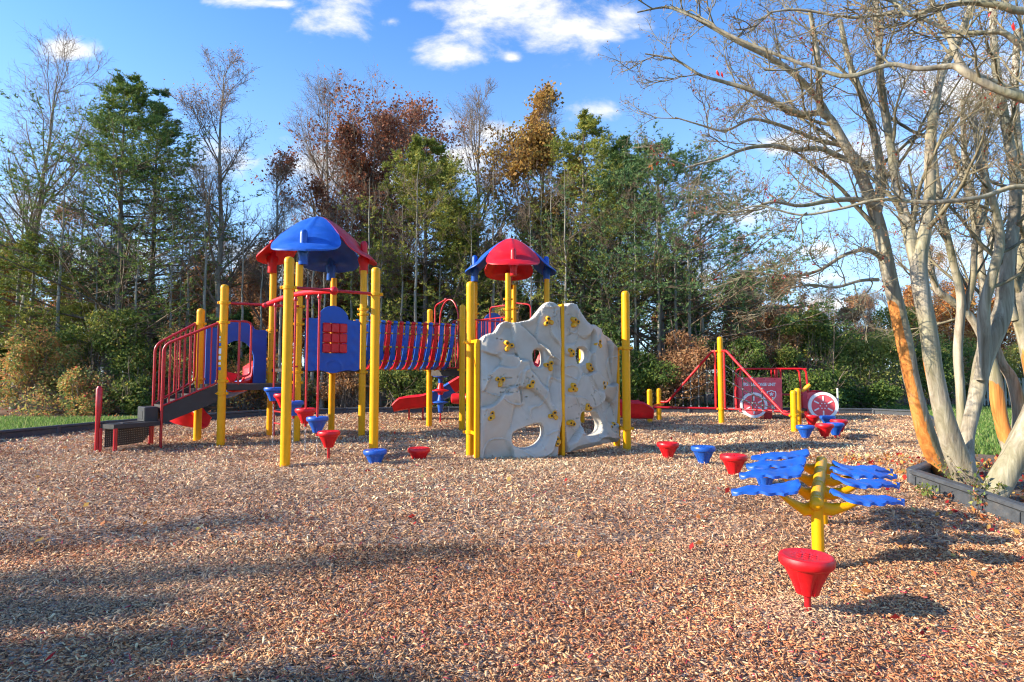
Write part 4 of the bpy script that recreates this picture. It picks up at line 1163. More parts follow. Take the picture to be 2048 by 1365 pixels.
zhood = Tz(784); x3, x4 = T(1612, 0).x, T(1664, 0).x
hood = [T(1611, .17), T(1611, zhood - .02), T(1640, zhood), T(1655, Tz(790)), T(1664, Tz(797)), T(1667, .17)]
flat('hood_panel', hood, .03, RED_LIT); flat('hood_panel', hood, .03, RED_LIT, .75)
m = MB(); m.tube(bend([(x3, YT + .03, zhood + .01), (T(1637, 0).x, YT + .03, zhood + .02), (x4, YT + .03, Tz(795)), (x4 + .02, YT + .03, .2)], .1, 5), .02, 8); m.build('hood_rail', REDM, FT)
m = MB(); m.box((x4 + .05, YT + .10, .50), (1, 0, 0), (0, 1, 0), up, .010, .035, .30, .004); m.build('bumper_panel', WHT, FT)
m = MB(); m.box(((x1 + x3) / 2, YT + .4, .24), (1, 0, 0), (0, 1, 0), up, (x3 - x1) / 2 + .05, .34, .02, .005); m.build('floor_plate', DECK, FT)
m = MB(); m.box(((x1 + .28), YT + .4, .62), (1, 0, 0), (0, 1, 0), up, .26, .30, .018, .008); so = m.build('bench_seat', REDM, FT)
m = MB()
for dy in (.12, .68): m.tube([(x1 + .48, YT + dy, .24), (x1 + .48, YT + dy, .62)], .02, 8)
m.build('seat_leg', REDM, so)
for x in (T(1539, 0).x, T(1611, 0).x): 
    m = MB(); m.box((x, YT + .38, .05), (1, 0, 0), (0, 1, 0), up, .10 if x < x1 else .05, .30, .17, .004); m.build('footing', REDM, FT)
def wheel(px, pyc, R, dy):
    c = Vector((T(px, 0).x, YT + dy, Tz(pyc))); c.z = max(c.z, R + .0)
    m = MB(); m.lathe([(.001, 0), (R * .84, 0), (R * .84, .03)], c, 48, fy); w_ = m.build('wheel', RED_LIT, FT)
    m = MB(); m.lathe([(R * .80, -.028), (R, -.028), (R, .036), (R * .80, .036), (R * .80, -.028)], c, 56, fy); m.build('rim', WHT, w_)
    s = MB()
    for k in range(6):
        a = PI / 2 + k * PI / 3; d = Vector((math.cos(a), 0, math.sin(a))); q = Vector((-d.z, 0, d.x))
        s.box(c + d * R * .52 + fy * .033, d, q, fy, R * .18, R * .05, .006, .004)
        a += PI / 6; d = Vector((math.cos(a), 0, math.sin(a))); s.lathe([(R * .045, 0), (R * .045, .008), (.001, .010)], c + d * R * .20 + fy * .029, 10, fy)
    s.build('spokes', WHT, w_)
wheel(1510.5, 811, .325, -.05); wheel(1638, 811, .345, -.05); wheel(1510.5, 811, .325, .86); wheel(1638, 811, .345, .86)
def text(s, x, z, size, y, mt, par, name='lettering', spacing=1.0, sx=1.0):
    cu = bpy.data.curves.new(name, 'FONT'); cu.body = s; cu.size = size; cu.extrude = .003; cu.offset = .0035; cu.space_character = spacing
    ob = bpy.data.objects.new('tmp', cu); COL.objects.link(ob)
    dg = bpy.context.evaluated_depsgraph_get(); me = bpy.data.meshes.new_from_object(ob.evaluated_get(dg)); bpy.data.objects.remove(ob)
    w = max(v.co.x for v in me.vertices); par_o = worg(par)
    for v in me.vertices: v.co = Vector((x + v.co.x * sx, y - v.co.z, z + v.co.y)) - par_o
    me.materials.clear(); me.materials.append(mt); me.name = name
    return link(name, me, par), w
xa, xb = T(1489.5, 0).x, T(1553.5, 0).x
t_, w_ = text('FIRST RESPONSE UNIT', 0, 0, .115, 0, WHT, side); bpy.data.objects.remove(t_)
text('FIRST RESPONSE UNIT', xa, Tz(772.5), .115, YT - .005, WHT, side, sx=(xb - xa) / w_)
text('11', T(1543, 0).x, Tz(818), .11, YT - .005, WHT, side)
cx_, cz_ = T(1545, 0).x, Tz(790)
m = MB(); sh = [(-.10, .09), (-.06, .085), (0, .12), (.06, .085), (.10, .09), (.115, .0), (.08, -.09), (0, -.14), (-.08, -.09), (-.115, 0)]
sh = smooth2d([Vector(p) for p in sh], 1)
lo = [Vector((cx_ + p.x * 1.05, cz_ + p.y * 1.05)) for p in sh]; li = [Vector((cx_ + p.x * .86, cz_ + p.y * .86)) for p in sh]
v2, tr, nb = cdt_panel(lo, [li], 0, random)
m.add([Vector((p.x, YT - .006, p.y)) for p in v2], tr)
star = [Vector((cx_ + (.062 if k % 2 == 0 else .026) * math.sin(k * PI / 5), cz_ + .012 + (.062 if k % 2 == 0 else .026) * math.cos(k * PI / 5))) for k in range(10)]
v2, tr, nb = cdt_panel(star, [], 0, random); m.add([Vector((p.x, YT - .006, p.y)) for p in v2], tr)
m.build('star_shield', WHT, side, None, False)
m = MB()
for px in (1492, 1508, 1532, 1552):
    m.lathe([(.014, 0), (.014, .008), (.005, .012)], (T(px, 0).x, YT, Tz(759)), 8, fy)
m.build('panel_bolts', REDM, side)
FT.rotation_euler = (0, 0, math.radians(-13))
# handle leaning off the truck's cab rail
m = MB(); m.tube([T(1600, Tz(783), -.1), T(1603, Tz(779), -.12), T(1611, Tz(772), -.14), T(1614, Tz(769), -.14)], [.03, .05, .055, .04], 12); m.build('grab_handle', YELH, FT)

# ================================================================== VEGETATION
def polytubes(P, R, sides):
    """P (B,N,3) polylines, R (B,N) radii -> V, Q"""
    B, N, _ = P.shape
    T_ = np.empty_like(P); T_[:, 1:-1] = P[:, 2:] - P[:, :-2]; T_[:, 0] = P[:, 1] - P[:, 0]; T_[:, -1] = P[:, -1] - P[:, -2]
    T_ /= np.linalg.norm(T_, axis=2, keepdims=True) + 1e-9
    ref = np.where(np.abs(T_[:, :1, 2:3]) > .85, np.array([[[1., 0, 0]]]), np.array([[[0, 0, 1.]]]))
    A = np.cross(T_, np.broadcast_to(ref, T_.shape)); A /= np.linalg.norm(A, axis=2, keepdims=True) + 1e-9
    Bv = np.cross(T_, A)
    th = np.arange(sides) * 2 * PI / sides
    V = P[:, :, None, :] + R[:, :, None, None] * (A[:, :, None, :] * np.cos(th)[None, None, :, None] + Bv[:, :, None, :] * np.sin(th)[None, None, :, None])
    I = np.arange(B * N * sides).reshape(B, N, sides); J = np.roll(I, -1, 2)
    Q = np.stack([I[:, :-1], J[:, :-1], J[:, 1:], I[:, 1:]], -1).reshape(-1, 4)
    return V.reshape(-1, 3), Q

def grow(P, R, nch, Lf, ang, r, N=5, upv=.1, wob=.12, tmin=.2, tmax=1.0, rr=.55, rmin=.003, flat=0.0, tpow=1.0, taper=.3, whorl=0):
    """children of every polyline; Lf(t, parent_index) -> lengths"""
    B, M, _ = P.shape; n = B * nch
    pi = np.repeat(np.arange(B), nch); t = tmin + (tmax - tmin) * ((np.tile(np.arange(nch), B) + r.uniform(0, 1, n)) / nch) ** tpow
    if whorl: t = np.clip(np.round(t * whorl + .25 * np.sin(t * 40)) / whorl + r.normal(0, .0035, n), tmin, tmax)
    f = t * (M - 1); i = np.clip(f.astype(int), 0, M - 2); fr = (f - i)[:, None]
    base = P[pi, i] * (1 - fr) + P[pi, i + 1] * fr
    tan = P[pi, i + 1] - P[pi, i]; tan /= np.linalg.norm(tan, axis=1, keepdims=True) + 1e-9
    rad = R[pi, i] * (1 - fr[:, 0]) + R[pi, i + 1] * fr[:, 0]
    q = r.normal(size=(n, 3)); q[:, 2] *= (1 - flat)
    pr = q - tan * (q * tan).sum(1, keepdims=True); pr /= np.linalg.norm(pr, axis=1, keepdims=True) + 1e-9
    a = np.radians(r.normal(ang[0], ang[1], n))[:, None]
    d = tan * np.cos(a) + pr * np.sin(a)
    L = Lf(t, pi) * r.uniform(.7, 1.25, n)
    pts = [base]; 
    for k in range(N - 1):
        d = d + np.array([0, 0, upv]) + r.normal(0, wob, (n, 3)); d /= np.linalg.norm(d, axis=1, keepdims=True)
        pts.append(pts[-1] + d * (L / (N - 1))[:, None])
    C = np.stack(pts, 1); r0 = np.maximum(rad * rr, rmin)
    RR = r0[:, None] * (1 - (1 - taper) * np.linspace(0, 1, N))[None, :]
    return C, np.maximum(RR, rmin * .6)

def cat(parts):
    Vs = []; Qs = []; o = 0
    for V, Q in parts: Vs.append(V); Qs.append(Q + o); o += len(V)
    return np.concatenate(Vs), np.concatenate(Qs)

def ends(P, r, n, spread, tmin=.2):
    """n random points along every polyline"""
    B, M, _ = P.shape; pi = np.repeat(np.arange(B), n); f = r.uniform(tmin, 1, len(pi)) * (M - 1); i = np.clip(f.astype(int), 0, M - 2); fr = (f - i)[:, None]
    return P[pi, i] * (1 - fr) + P[pi, i + 1] * fr + r.normal(0, spread, (len(pi), 3))

def tree_meshes(kind, H, seed, **kw):
    """returns (trunk mesh, branch mesh, foliage mesh or None); base at the origin"""
    r = np.random.default_rng(seed); g = lambda k, d: kw.get(k, d)
    # trunk
    n = 14; z = np.linspace(0, 1, n); lean = g('lean', (0, 0)); wb = g('wb', .02)
    x = np.cumsum(r.normal(0, wb * H / n * 2, n)) + lean[0] * z * H; y = np.cumsum(r.normal(0, wb * H / n * 2, n)) + lean[1] * z * H; x -= x[0]; y -= y[0]
    P = np.stack([x, y, z * H - .1], -1)[None]; r0 = g('r0', .012 * H + .03)
    R = (r0 * (1 - .93 * z ** .9) * (1 + .6 * np.exp(-z * 30)))[None]
    tr = [(P, R)]
    if kind == 'pine':
        c0 = g('c0', .25); wid = g('wid', .28); nb = g('nb', 70)
        def Lf(t, pi):
            u = (t - c0) / (1 - c0); return H * wid * (np.clip(1 - u, 0, 1) ** g('shape', .95) * (1 - .45 * np.exp(-u * 7)) + .05)
        b1, r1 = grow(P, R, nb, Lf, (g('bang', 78), 10), r, 7, g('bup', .05), .06, c0, .995, .34, .008, 0, .9, whorl=g('whorl', 24))
        b2, r2 = grow(b1, r1, g('nb2', 11), lambda t, pi: np.linalg.norm(b1[pi, -1] - b1[pi, 0], axis=1) * (.50 - .30 * t) + .10, (48, 14), r, 4, .05, .10, .22, 1, .5, .004, .90)
        b3, r3 = grow(b2, r2, 4, lambda t, pi: np.linalg.norm(b2[pi, -1] - b2[pi, 0], axis=1) * .40 + .06, (48, 14), r, 3, .12, .13, .2, 1, .6, .003, .75)
        br = cat([polytubes(b1, r1, 4), polytubes(b2, r2, 3), polytubes(b3[::2], r3[::2], 3)])
        tp = np.concatenate([ends(b3, r, g('tuft', 2), .012, .1), ends(b2, r, 5, .015, .3), ends(b1, r, 4, .02, .7)])
        # tufts: radiating needle blades
        k = g('blades', 5); m_ = len(tp); d = r.normal(size=(m_ * k, 3)); d[:, 2] = np.abs(d[:, 2]) * .8 + .25; d /= np.linalg.norm(d, axis=1, keepdims=True)
        s = np.cross(d, r.normal(size=(m_ * k, 3))); s /= np.linalg.norm(s, axis=1, keepdims=True); B_ = np.repeat(tp, k, 0); L_ = g('needle', .115) * r.uniform(.6, 1.3, m_ * k)[:, None]; wn = g('nw', .014)
        V = np.stack([B_ - s * wn, B_ + s * wn, B_ + d * L_], 1).reshape(-1, 3); Q = np.arange(m_ * k)[:, None] * 3 + np.arange(3)
        tone = np.clip(np.repeat(r.uniform(0, 1, m_), k) * .5 + r.uniform(0, .3, m_ * k) + .2 * np.repeat(np.array([mnoise.noise(Vector(p * 1.1)) for p in tp]), k) + .1, 0, 1)
        fol = npmesh('foliage', V, Q, [g('leaf', L_PINE)], attrs={'rnd': np.repeat(tone, 3)})
        bm_ = [g('bark', BARKD), g('twig', TWIGD)]
    else:
        nb = g('nb', 16); c0 = g('c0', .3); asc = g('asc', 38); wid = g('wid', .38)
        b1, r1 = grow(P, R, nb, lambda t, pi: H * wid * (1.1 - t) ** g('bpow', .55), (asc, 9), r, 8, g('up1', .07), .09, c0, .98, .52, .012)
        b2, r2 = grow(b1, r1, g('n2', 9), lambda t, pi: np.linalg.norm(b1[pi, -1] - b1[pi, 0], axis=1) * (.55 - .25 * t), (38, 12), r, 6, .10, .12, .15, 1, .55, .007)
        b3, r3 = grow(b2, r2, g('n3', 6), lambda t, pi: np.linalg.norm(b2[pi, -1] - b2[pi, 0], axis=1) * .5, (38, 14), r, 5, .08, .16, .12, 1, .6, .005)
        parts = [polytubes(b1, r1, 5), polytubes(b2, r2, 4), polytubes(b3, r3, 3)]
        b4, r4 = grow(b3, r3, g('n4', 4), lambda t, pi: np.linalg.norm(b3[pi, -1] - b3[pi, 0], axis=1) * .5 + .06, (38, 15), r, 3, .06, .2, .1, 1, .7, .004)
        if g('n4', 4): parts.append(polytubes(b4, r4, 3))
        br = cat(parts); fol = None
        nl = g('leaves', 0)
        if nl:
            src = b4 if g('n4', 4) else b3
            keep = np.array([mnoise.noise(Vector(p * g('clump', .45)) + Vector((seed, 0, 0))) for p in src[:, -1]]) + r.normal(0, .12, len(src)) > g('sparse', -.05)
            hz = (src[:, -1, 2] / H); keep &= hz > g('lmin', 0)
            src = src[keep]
            if len(src):
                tp = ends(src, r, nl, g('lspread', .10), .0); V, Q = leafquads(tp, g('lsize', .13), r, aspect=.7)
                tone = np.clip(np.repeat(r.uniform(0, 1, len(src)), nl) * .45 + r.uniform(0, .55, len(tp)), 0, 1)
                fol = npmesh('foliage', V, Q, [g('leaf', L_RUST)], attrs={'rnd': np.repeat(tone, 4)})
        bm_ = [g('bark', BARKG), g('twig', TWIGG)]
    V, Q = polytubes(P, R, 10); trunk = npmesh('trunk', V, Q, [bm_[0]], smooth=True)
    bmesh_ = npmesh('branches', br[0], br[1], [bm_[1]], smooth=True)
    return trunk, bmesh_, fol
PROTO = {}
def plant(name, meshes, loc, rot=0, sc=1.0, label='', cat_='tree', group=None, sz=None):
    root = thing(name, label, cat_, loc, group); root.rotation_euler = (0, 0, rot); root.scale = (sc, sc, sz or sc)
    for nm, me in zip(('trunk', 'crown', 'foliage'), meshes):
        if me is not None: link(nm, me, root)
    return root
def TL(px, Y, py_top):
    """ground point under photo column px at depth Y, and the height reaching photo row py_top"""
    w = W(px, 790, Y); return (w.x, Y, float(gz(0, Y)) - .02), W(px, py_top, Y).z + .02

# --- the named trees of the wood edge
def one(name, kind, px, Y, ptop, seed, label, rot=0.0, group=None, **kw):
    loc, H = TL(px, Y, ptop); return plant(name, tree_meshes(kind, H, seed, **kw), loc, rot, 1, label, 'tree', group)
one('pine_tree', 'pine', 230, 20.0, 150, 21, 'tall dark pine left of the playground, widest of the two at left', leaf=L_PINE, wid=.58, c0=.12, nb=120, bang=74, bup=.02, r0=.17, shape=1.12, lean=(-.01, 0), wb=.008)
one('pine_tree', 'pine', 300, 22.0, 188, 22, 'slimmer dark pine just right of the tallest pine at left', leaf=L_PINEB, wid=.34, c0=.20, nb=70, bang=72, r0=.16, shape=1.1, wb=.008)
one('pine_tree', 'pine', 60, 19.5, 470, 23, 'low spreading pine with drooping boughs at the left edge', leaf=L_PINEY, wid=.60, c0=.06, nb=60, bang=84, bup=.0, r0=.12)
one('pine_tree', 'pine', 850, 22.0, 285, 24, 'light green pine standing between the two roofs', leaf=L_PINEY, wid=.50, c0=.06, nb=120, bang=76, shape=.9, wb=.008, r0=.16, tuft=4)
one('pine_tree', 'pine', 905, 25.5, 400, 34, 'shorter pine close behind the light green pine', leaf=L_PINE, wid=.40, c0=.10, nb=70, bang=76, r0=.15)
one('pine_tree', 'pine', 1168, 22.5, 232, 25, 'pine with yellowish boughs beside the golden oak', leaf=L_PINEY, wid=.42, c0=.12, nb=96, bang=74, wb=.008, r0=.17)
one('pine_tree', 'pine', 1240, 23.5, 285, 26, 'middle pine of the three right of the golden oak', leaf=L_PINE, wid=.44, c0=.15, nb=96, bang=74, r0=.16, shape=.9, wb=.008, tuft=3)
one('pine_tree', 'pine', 1322, 21.5, 300, 27, 'rightmost bluish pine reaching far out over the net climber', leaf=L_PINEB, wid=.66, c0=.12, nb=110, bang=78, bup=.03, shape=.72, tuft=3, wb=.008, r0=.19)
one('bare_tree', 'bare', 22, 21, 150, 31, 'slender leafless tree leaning right at the left edge', lean=(.10, 0), asc=34, nb=18, c0=.3, bark=BARKG)
one('bare_tree', 'bare', 432, 21, 138, 32, 'tall leafless tree with a straight grey trunk between pines and blue roof', asc=36, nb=24, wid=.26, c0=.28, leaves=1, sparse=.1, leaf=L_BRWN, lsize=.06, r0=.17)
one('bare_tree', 'bare', 645, 25, 192, 33, 'leafless tree with many upright stems behind the larger roof', asc=38, nb=24, wid=.42, c0=.2, n3=8, bpow=.75, up1=.13)
one('oak_tree', 'bare', 770, 26, 250, 35, 'big rust coloured oak rising highest above the playground', asc=46, nb=30, wid=.56, c0=.28, leaves=4, leaf=L_RUST, sparse=-.03, lsize=.13, bpow=.7, up1=.13, r0=.24, clump=.38, lspread=.12, lmin=.35)
one('oak_tree', 'bare', 700, 24.5, 330, 36, 'smaller rust leaved oak just behind the larger roof', asc=36, nb=18, wid=.42, c0=.25, leaves=5, leaf=L_RUST, sparse=-.1, lsize=.13)
one('bare_tree', 'bare', 960, 24, 200, 37, 'leafless tree with fine twigs against the white cloud', asc=36, nb=20, wid=.38, c0=.3, bpow=.75, up1=.12)
one('oak_tree', 'bare', 1078, 24.5, 206, 38, 'golden brown oak left of the three right hand pines', asc=42, nb=24, wid=.36, c0=.3, leaves=7, bpow=.75, up1=.13, leaf=L_GOLD, sparse=-.15, lsize=.15, clump=.5, lmin=.45, lspread=.13)
one('bare_tree', 'bare', 545, 22, 330, 39, 'thin leafless tree just left of the larger roof', asc=30, nb=20, wid=.3, c0=.2, leaves=2, leaf=L_RUST, sparse=.05, lsize=.1)

# --- the wood behind, built from a few kinds and copied
kinds = [
    ('bare_tree', tree_meshes('bare', 9.5, 51, nb=22, asc=28, wid=.32, n3=7, bark=BARKG, wb=.03), 'leafless grey tree in the wood behind the playground', 'leafless trees in the wood'),
    ('bare_tree', tree_meshes('bare', 9.0, 52, nb=18, asc=34, wid=.34, n3=7, bark=BARKD, twig=TWIGD, wb=.035, leaves=2, leaf=L_BRWN, sparse=.0, lsize=.10), 'brown tree with a few withered leaves in the wood', 'brown trees in the wood'),
    ('autumn_tree', tree_meshes('bare', 7.5, 53, nb=20, asc=40, wid=.40, c0=.15, leaves=5, leaf=L_ORNG, sparse=-.12, lsize=.15, bark=BARKG), 'orange leaved tree deep in the wood', 'orange trees in the wood'),
    ('autumn_tree', tree_meshes('bare', 7.0, 54, nb=20, asc=42, wid=.42, c0=.12, leaves=5, leaf=L_BRWN, sparse=-.12, lsize=.15, bark=BARKD), 'russet brown bushy tree deep in the wood', 'russet trees in the wood'),
    ('evergreen_tree', tree_meshes('bare', 5.6, 55, nb=22, asc=52, wid=.42, c0=.08, leaves=8, leaf=L_DARK, sparse=-.2, lsize=.14, bark=BARKD), 'dark evergreen understory tree in the wood', 'evergreen understory trees'),
]
rw = random.Random(5)
def wood(k, px, Y, sc, rot=None):
    nm, me, lb, gr = kinds[k]; w = W(px, 790, Y)
    plant(nm, me, (w.x, Y, -.05), rot if rot is not None else rw.uniform(0, 6.28), sc, lb, 'tree', gr, sc * rw.uniform(.9, 1.12))
for px in range(-140, 1500, 95): wood(rw.choice([0, 1, 1]), px + rw.uniform(-25, 25), rw.uniform(24, 30), rw.uniform(.72, 1.0))
for px in range(-120, 1520, 75): wood(rw.choice([2, 3, 2]), px + rw.uniform(-40, 40), rw.uniform(23, 29), rw.uniform(.55, .85))
for px in range(-100, 1500, 190): wood(4, px + rw.uniform(-50, 50), rw.uniform(20.5, 24), rw.uniform(.5, .72))
for px in range(-180, 1560, 95): wood(rw.choice([0, 1, 3, 2]), px + rw.uniform(-40, 40), rw.uniform(32, 44), rw.uniform(.8, 1.05))

# --- slim near trunks seen through the wood edge
slim = tree_meshes('bare', 8.5, 61, nb=8, asc=42, wid=.26, c0=.5, n2=6, n3=4, n4=2, r0=.085, bark=BARKG, twig=TWIGD, wb=.02)
for px, Y in ((112, 19.0), (182, 19.8), (268, 19.2), (335, 19.6), (372, 20.6), (480, 20.2), (588, 20), (624, 19.7), (643, 19.4), (700, 21), (800, 20.4), (985, 20.5), (1035, 21), (1060, 20), (1105, 20.8), (1130, 19.6), (1205, 20.6), (1275, 20), (1355, 20.4), (1405, 21), (30, 19.5), (150, 20.4), (210, 21.3), (355, 21.5), (400, 19.8), (455, 21.4), (520, 20.8), (560, 19.3), (612, 21.2), (668, 20.6), (735, 19.6), (760, 20.8), (830, 19.9), (880, 21.2), (940, 19.8), (1010, 19.7), (1085, 21.4), (1160, 21.2), (1240, 21.3), (1320, 19.6), (1385, 19.9)):
    w = W(px, 790, Y); plant('bare_tree', slim, (w.x, Y, -.05), rw.uniform(0, 6.28), rw.uniform(.75, 1.05), 'slim straight grey trunk at the edge of the wood', 'tree', 'slim grey trunks at the wood edge')

# --- shrubs
def shrub_mesh(rx, ry, h, n, leaf, seed, lsize=.09, clumps=14, airy=.5):
    r = np.random.default_rng(seed); C_ = []
    for k in range(clumps):
        a = r.uniform(0, 2 * PI); q = r.uniform(0, 1) ** .6; zc = r.uniform(.15, .95)
        C_.append([rx * q * math.cos(a) * (1.15 - .5 * zc), ry * q * math.sin(a) * (1.15 - .5 * zc), h * zc * (1 - .25 * q), r.uniform(.25, .55) * min(rx, h) * (1.1 - .4 * zc)])
    C_ = np.array(C_); k = r.integers(0, clumps, n); d = r.normal(size=(n, 3)); d /= np.linalg.norm(d, axis=1, keepdims=True)
    rad = C_[k, 3] * r.uniform(.35, 1.05 + airy, n) ** .5
    P = C_[k, :3] + d * rad[:, None] * np.array([1, 1, .75]); P[:, 2] = np.abs(P[:, 2])
    nz = np.array([mnoise.noise(Vector(p * 2.1) + Vector((seed, 1, 1))) for p in P]); P = P[nz > -.28]; nz = nz[nz > -.28]
    V, Q = leafquads(P, lsize, r, aspect=.6)
    tone = np.clip(r.uniform(0, .7, len(P)) + .25 * nz + .12 + .1 * (P[:, 2] / h), 0, 1)
    fol = npmesh('foliage', V, Q, [leaf], attrs={'rnd': np.repeat(tone, 4)})
    # stems
    ns = 44; base = np.stack([r.normal(0, rx * .2, ns), r.normal(0, ry * .2, ns), np.zeros(ns)], -1); tip = C_[r.integers(0, clumps, ns), :3] + r.normal(0, .3, (ns, 3)); tip[:, 2] = np.abs(tip[:, 2]) * 1.05
    t = np.linspace(0, 1, 6)[None, :, None]; Pp = base[:, None] * (1 - t) + tip[:, None] * t + r.normal(0, .05, (ns, 6, 3)) * t
    R = np.full((ns, 6), .018) * np.linspace(1, .4, 6)
    b2, r2 = grow(Pp, R, 7, lambda t, pi: np.full(len(t), h * .28), (40, 15), r, 4, .08, .15, .3, 1, .6, .004)
    br = cat([polytubes(Pp, R, 4), polytubes(b2, r2, 3)])
    return (None, npmesh('stems', br[0], br[1], [TWIGG]), fol)
def shrub(px, Y, ptop, wpx, n, leaf, seed, label, name='shrub', lsize=.09, clumps=14, group=None, ry=None):
    n = int(n * .72)
    loc, H = TL(px, Y, ptop); rx = wpx / F * Y / 2
    root = plant(name, shrub_mesh(rx, ry or rx * .7, H, n, leaf, seed, lsize, clumps), loc, 0, 1, label, 'shrub', group)
    for o in root.children:
        if o.name.startswith('crown'): o.name = 'stems'
    return root
shrub(215, 18.2, 590, 190, 26000, L_GRN, 71, 'ivy green thicket at the foot of the tallest left pine', lsize=.085, clumps=18)
shrub(70, 17.6, 640, 190, 17000, L_MIX, 72, 'red and orange flecked undergrowth at the left edge', clumps=16, lsize=.08)
shrub(150, 17.0, 740, 170, 13000, L_MIX, 73, 'low autumn coloured bush behind the lawn strip at left', lsize=.075)
shrub(330, 18.6, 640, 140, 15000, L_MIX, 74, 'tangled bush behind the red stair rails', lsize=.085)
shrub(265, 17.4, 760, 110, 9000, L_GRN, 75, 'low green bush above the transfer bench')
shrub(500, 19.5, 700, 170, 12000, L_ORNG, 76, 'orange brown thicket seen through the blue arch panel')
shrub(590, 19.6, 760, 150, 9000, L_MIX, 77, 'loose low bush behind the hanging pods')
shrub(705, 19.2, 700, 120, 10000, L_BRWN, 78, 'brown thicket behind the window panel post')
shrub(800, 18.9, 735, 190, 16000, L_GRN, 79, 'ivy covered bush under the slat bridge', clumps=18)
shrub(900, 19.4, 690, 130, 12000, L_GRNY, 80, 'bright green bush right of the bridge')
shrub(1010, 19.6, 600, 150, 13000, L_BRWN, 81, 'brown thicket behind the smaller roof posts')
shrub(1200, 19.0, 640, 180, 20000, L_DARK, 82, 'dark green thicket behind the rock wall', clumps=18)
shrub(1290, 18.8, 690, 150, 16000, L_DARK, 83, 'dark holly like bush left of the net climber')
shrub(1375, 19.0, 655, 150, 15000, L_BRWN, 84, 'russet thicket behind the left net')
shrub(1455, 18.7, 640, 150, 15000, L_DARK, 85, 'dark green thicket behind the tall net post')
shrub(1540, 19.5, 612, 150, 18000, L_BRWN, 86, 'grey brown thicket above the play fire truck', clumps=18)
shrub(1625, 19.2, 590, 190, 30000, L_GRN, 87, 'tall green thicket behind the truck cab', name='shrub', clumps=20, lsize=.085)
shrub(1715, 19.8, 640, 190, 26000, L_GRNY, 88, 'sunlit yellow green thicket left of the orange peeled trunk', clumps=20, lsize=.085)
shrub(1640, 18.0, 740, 160, 15000, L_DARK, 89, 'low dark bush right behind the play fire truck')
shrub(1745, 18.2, 772, 170, 14000, L_DARK, 90, 'low dark bush at the far corner of the mulch')
shrub(1805, 20.5, 600, 150, 20000, L_GRN, 91, 'green thicket between the two nearest trunks', clumps=18)
shrub(1880, 22.0, 650, 150, 16000, L_GRN, 92, 'green thicket across the lawn between trunks', clumps=16)
shrub(1960, 23.0, 700, 150, 13000, L_BRWN, 93, 'brown thicket across the lawn, right of the green one')
shrub(2040, 22.0, 690, 170, 14000, L_GRNY, 94, 'yellow green thicket across the lawn at the right edge')
shrub(2180, 22.0, 640, 220, 14000, L_GRN, 95, 'green thicket beyond the right edge of the photo')
for px, Y, s, k in ((1480, 27, .62, 2), (1520, 30, .66, 2), (1560, 34, .7, 3), (1600, 30, .62, 3), (1660, 32, .66, 0), (1700, 28, .62, 3), (1745, 30, .64, 0), (1790, 29, .60, 1), (1840, 30, .62, 2), (1875, 31, .78, 1), (1910, 27, .7, 2), (1955, 30, .72, 1), (2000, 28, .62, 0), (2050, 27, .75, 2), (2110, 28, .7, 3), (2200, 28, .8, 1), (1580, 40, .78, 3), (1500, 42, .9, 2), (1640, 44, .85, 2), (1730, 42, .85, 3), (1820, 44, .86, 2), (1900, 40, .85, 3), (1980, 42, .86, 2), (2070, 40, .9, 1)):
    wood(k, px, Y, s)

# ------------------------------------------------------------------ fence glimpsed beyond the lawn
w0, w1 = W(1955, 815, 21), W(2120, 815, 21)
fe = thing('wire_fence', 'short grey fence beyond the lawn, seen between the pale trunks', 'fence', (w0.x, 21, 0)); m = MB()
for k in range(24): x = w0.x + (w1.x - w0.x) * k / 23; m.box((x, 21, .5), (1, 0, 0), (0, 1, 0), up, .03, .012, .5, 0)
m.build('pickets', BARKG, fe); m = MB()
for z in (.2, .85): m.box(((w0.x + w1.x) / 2, 21.03, z), (1, 0, 0), (0, 1, 0), up, (w1.x - w0.x) / 2, .015, .04, 0)
m.build('rails', BARKG, fe)

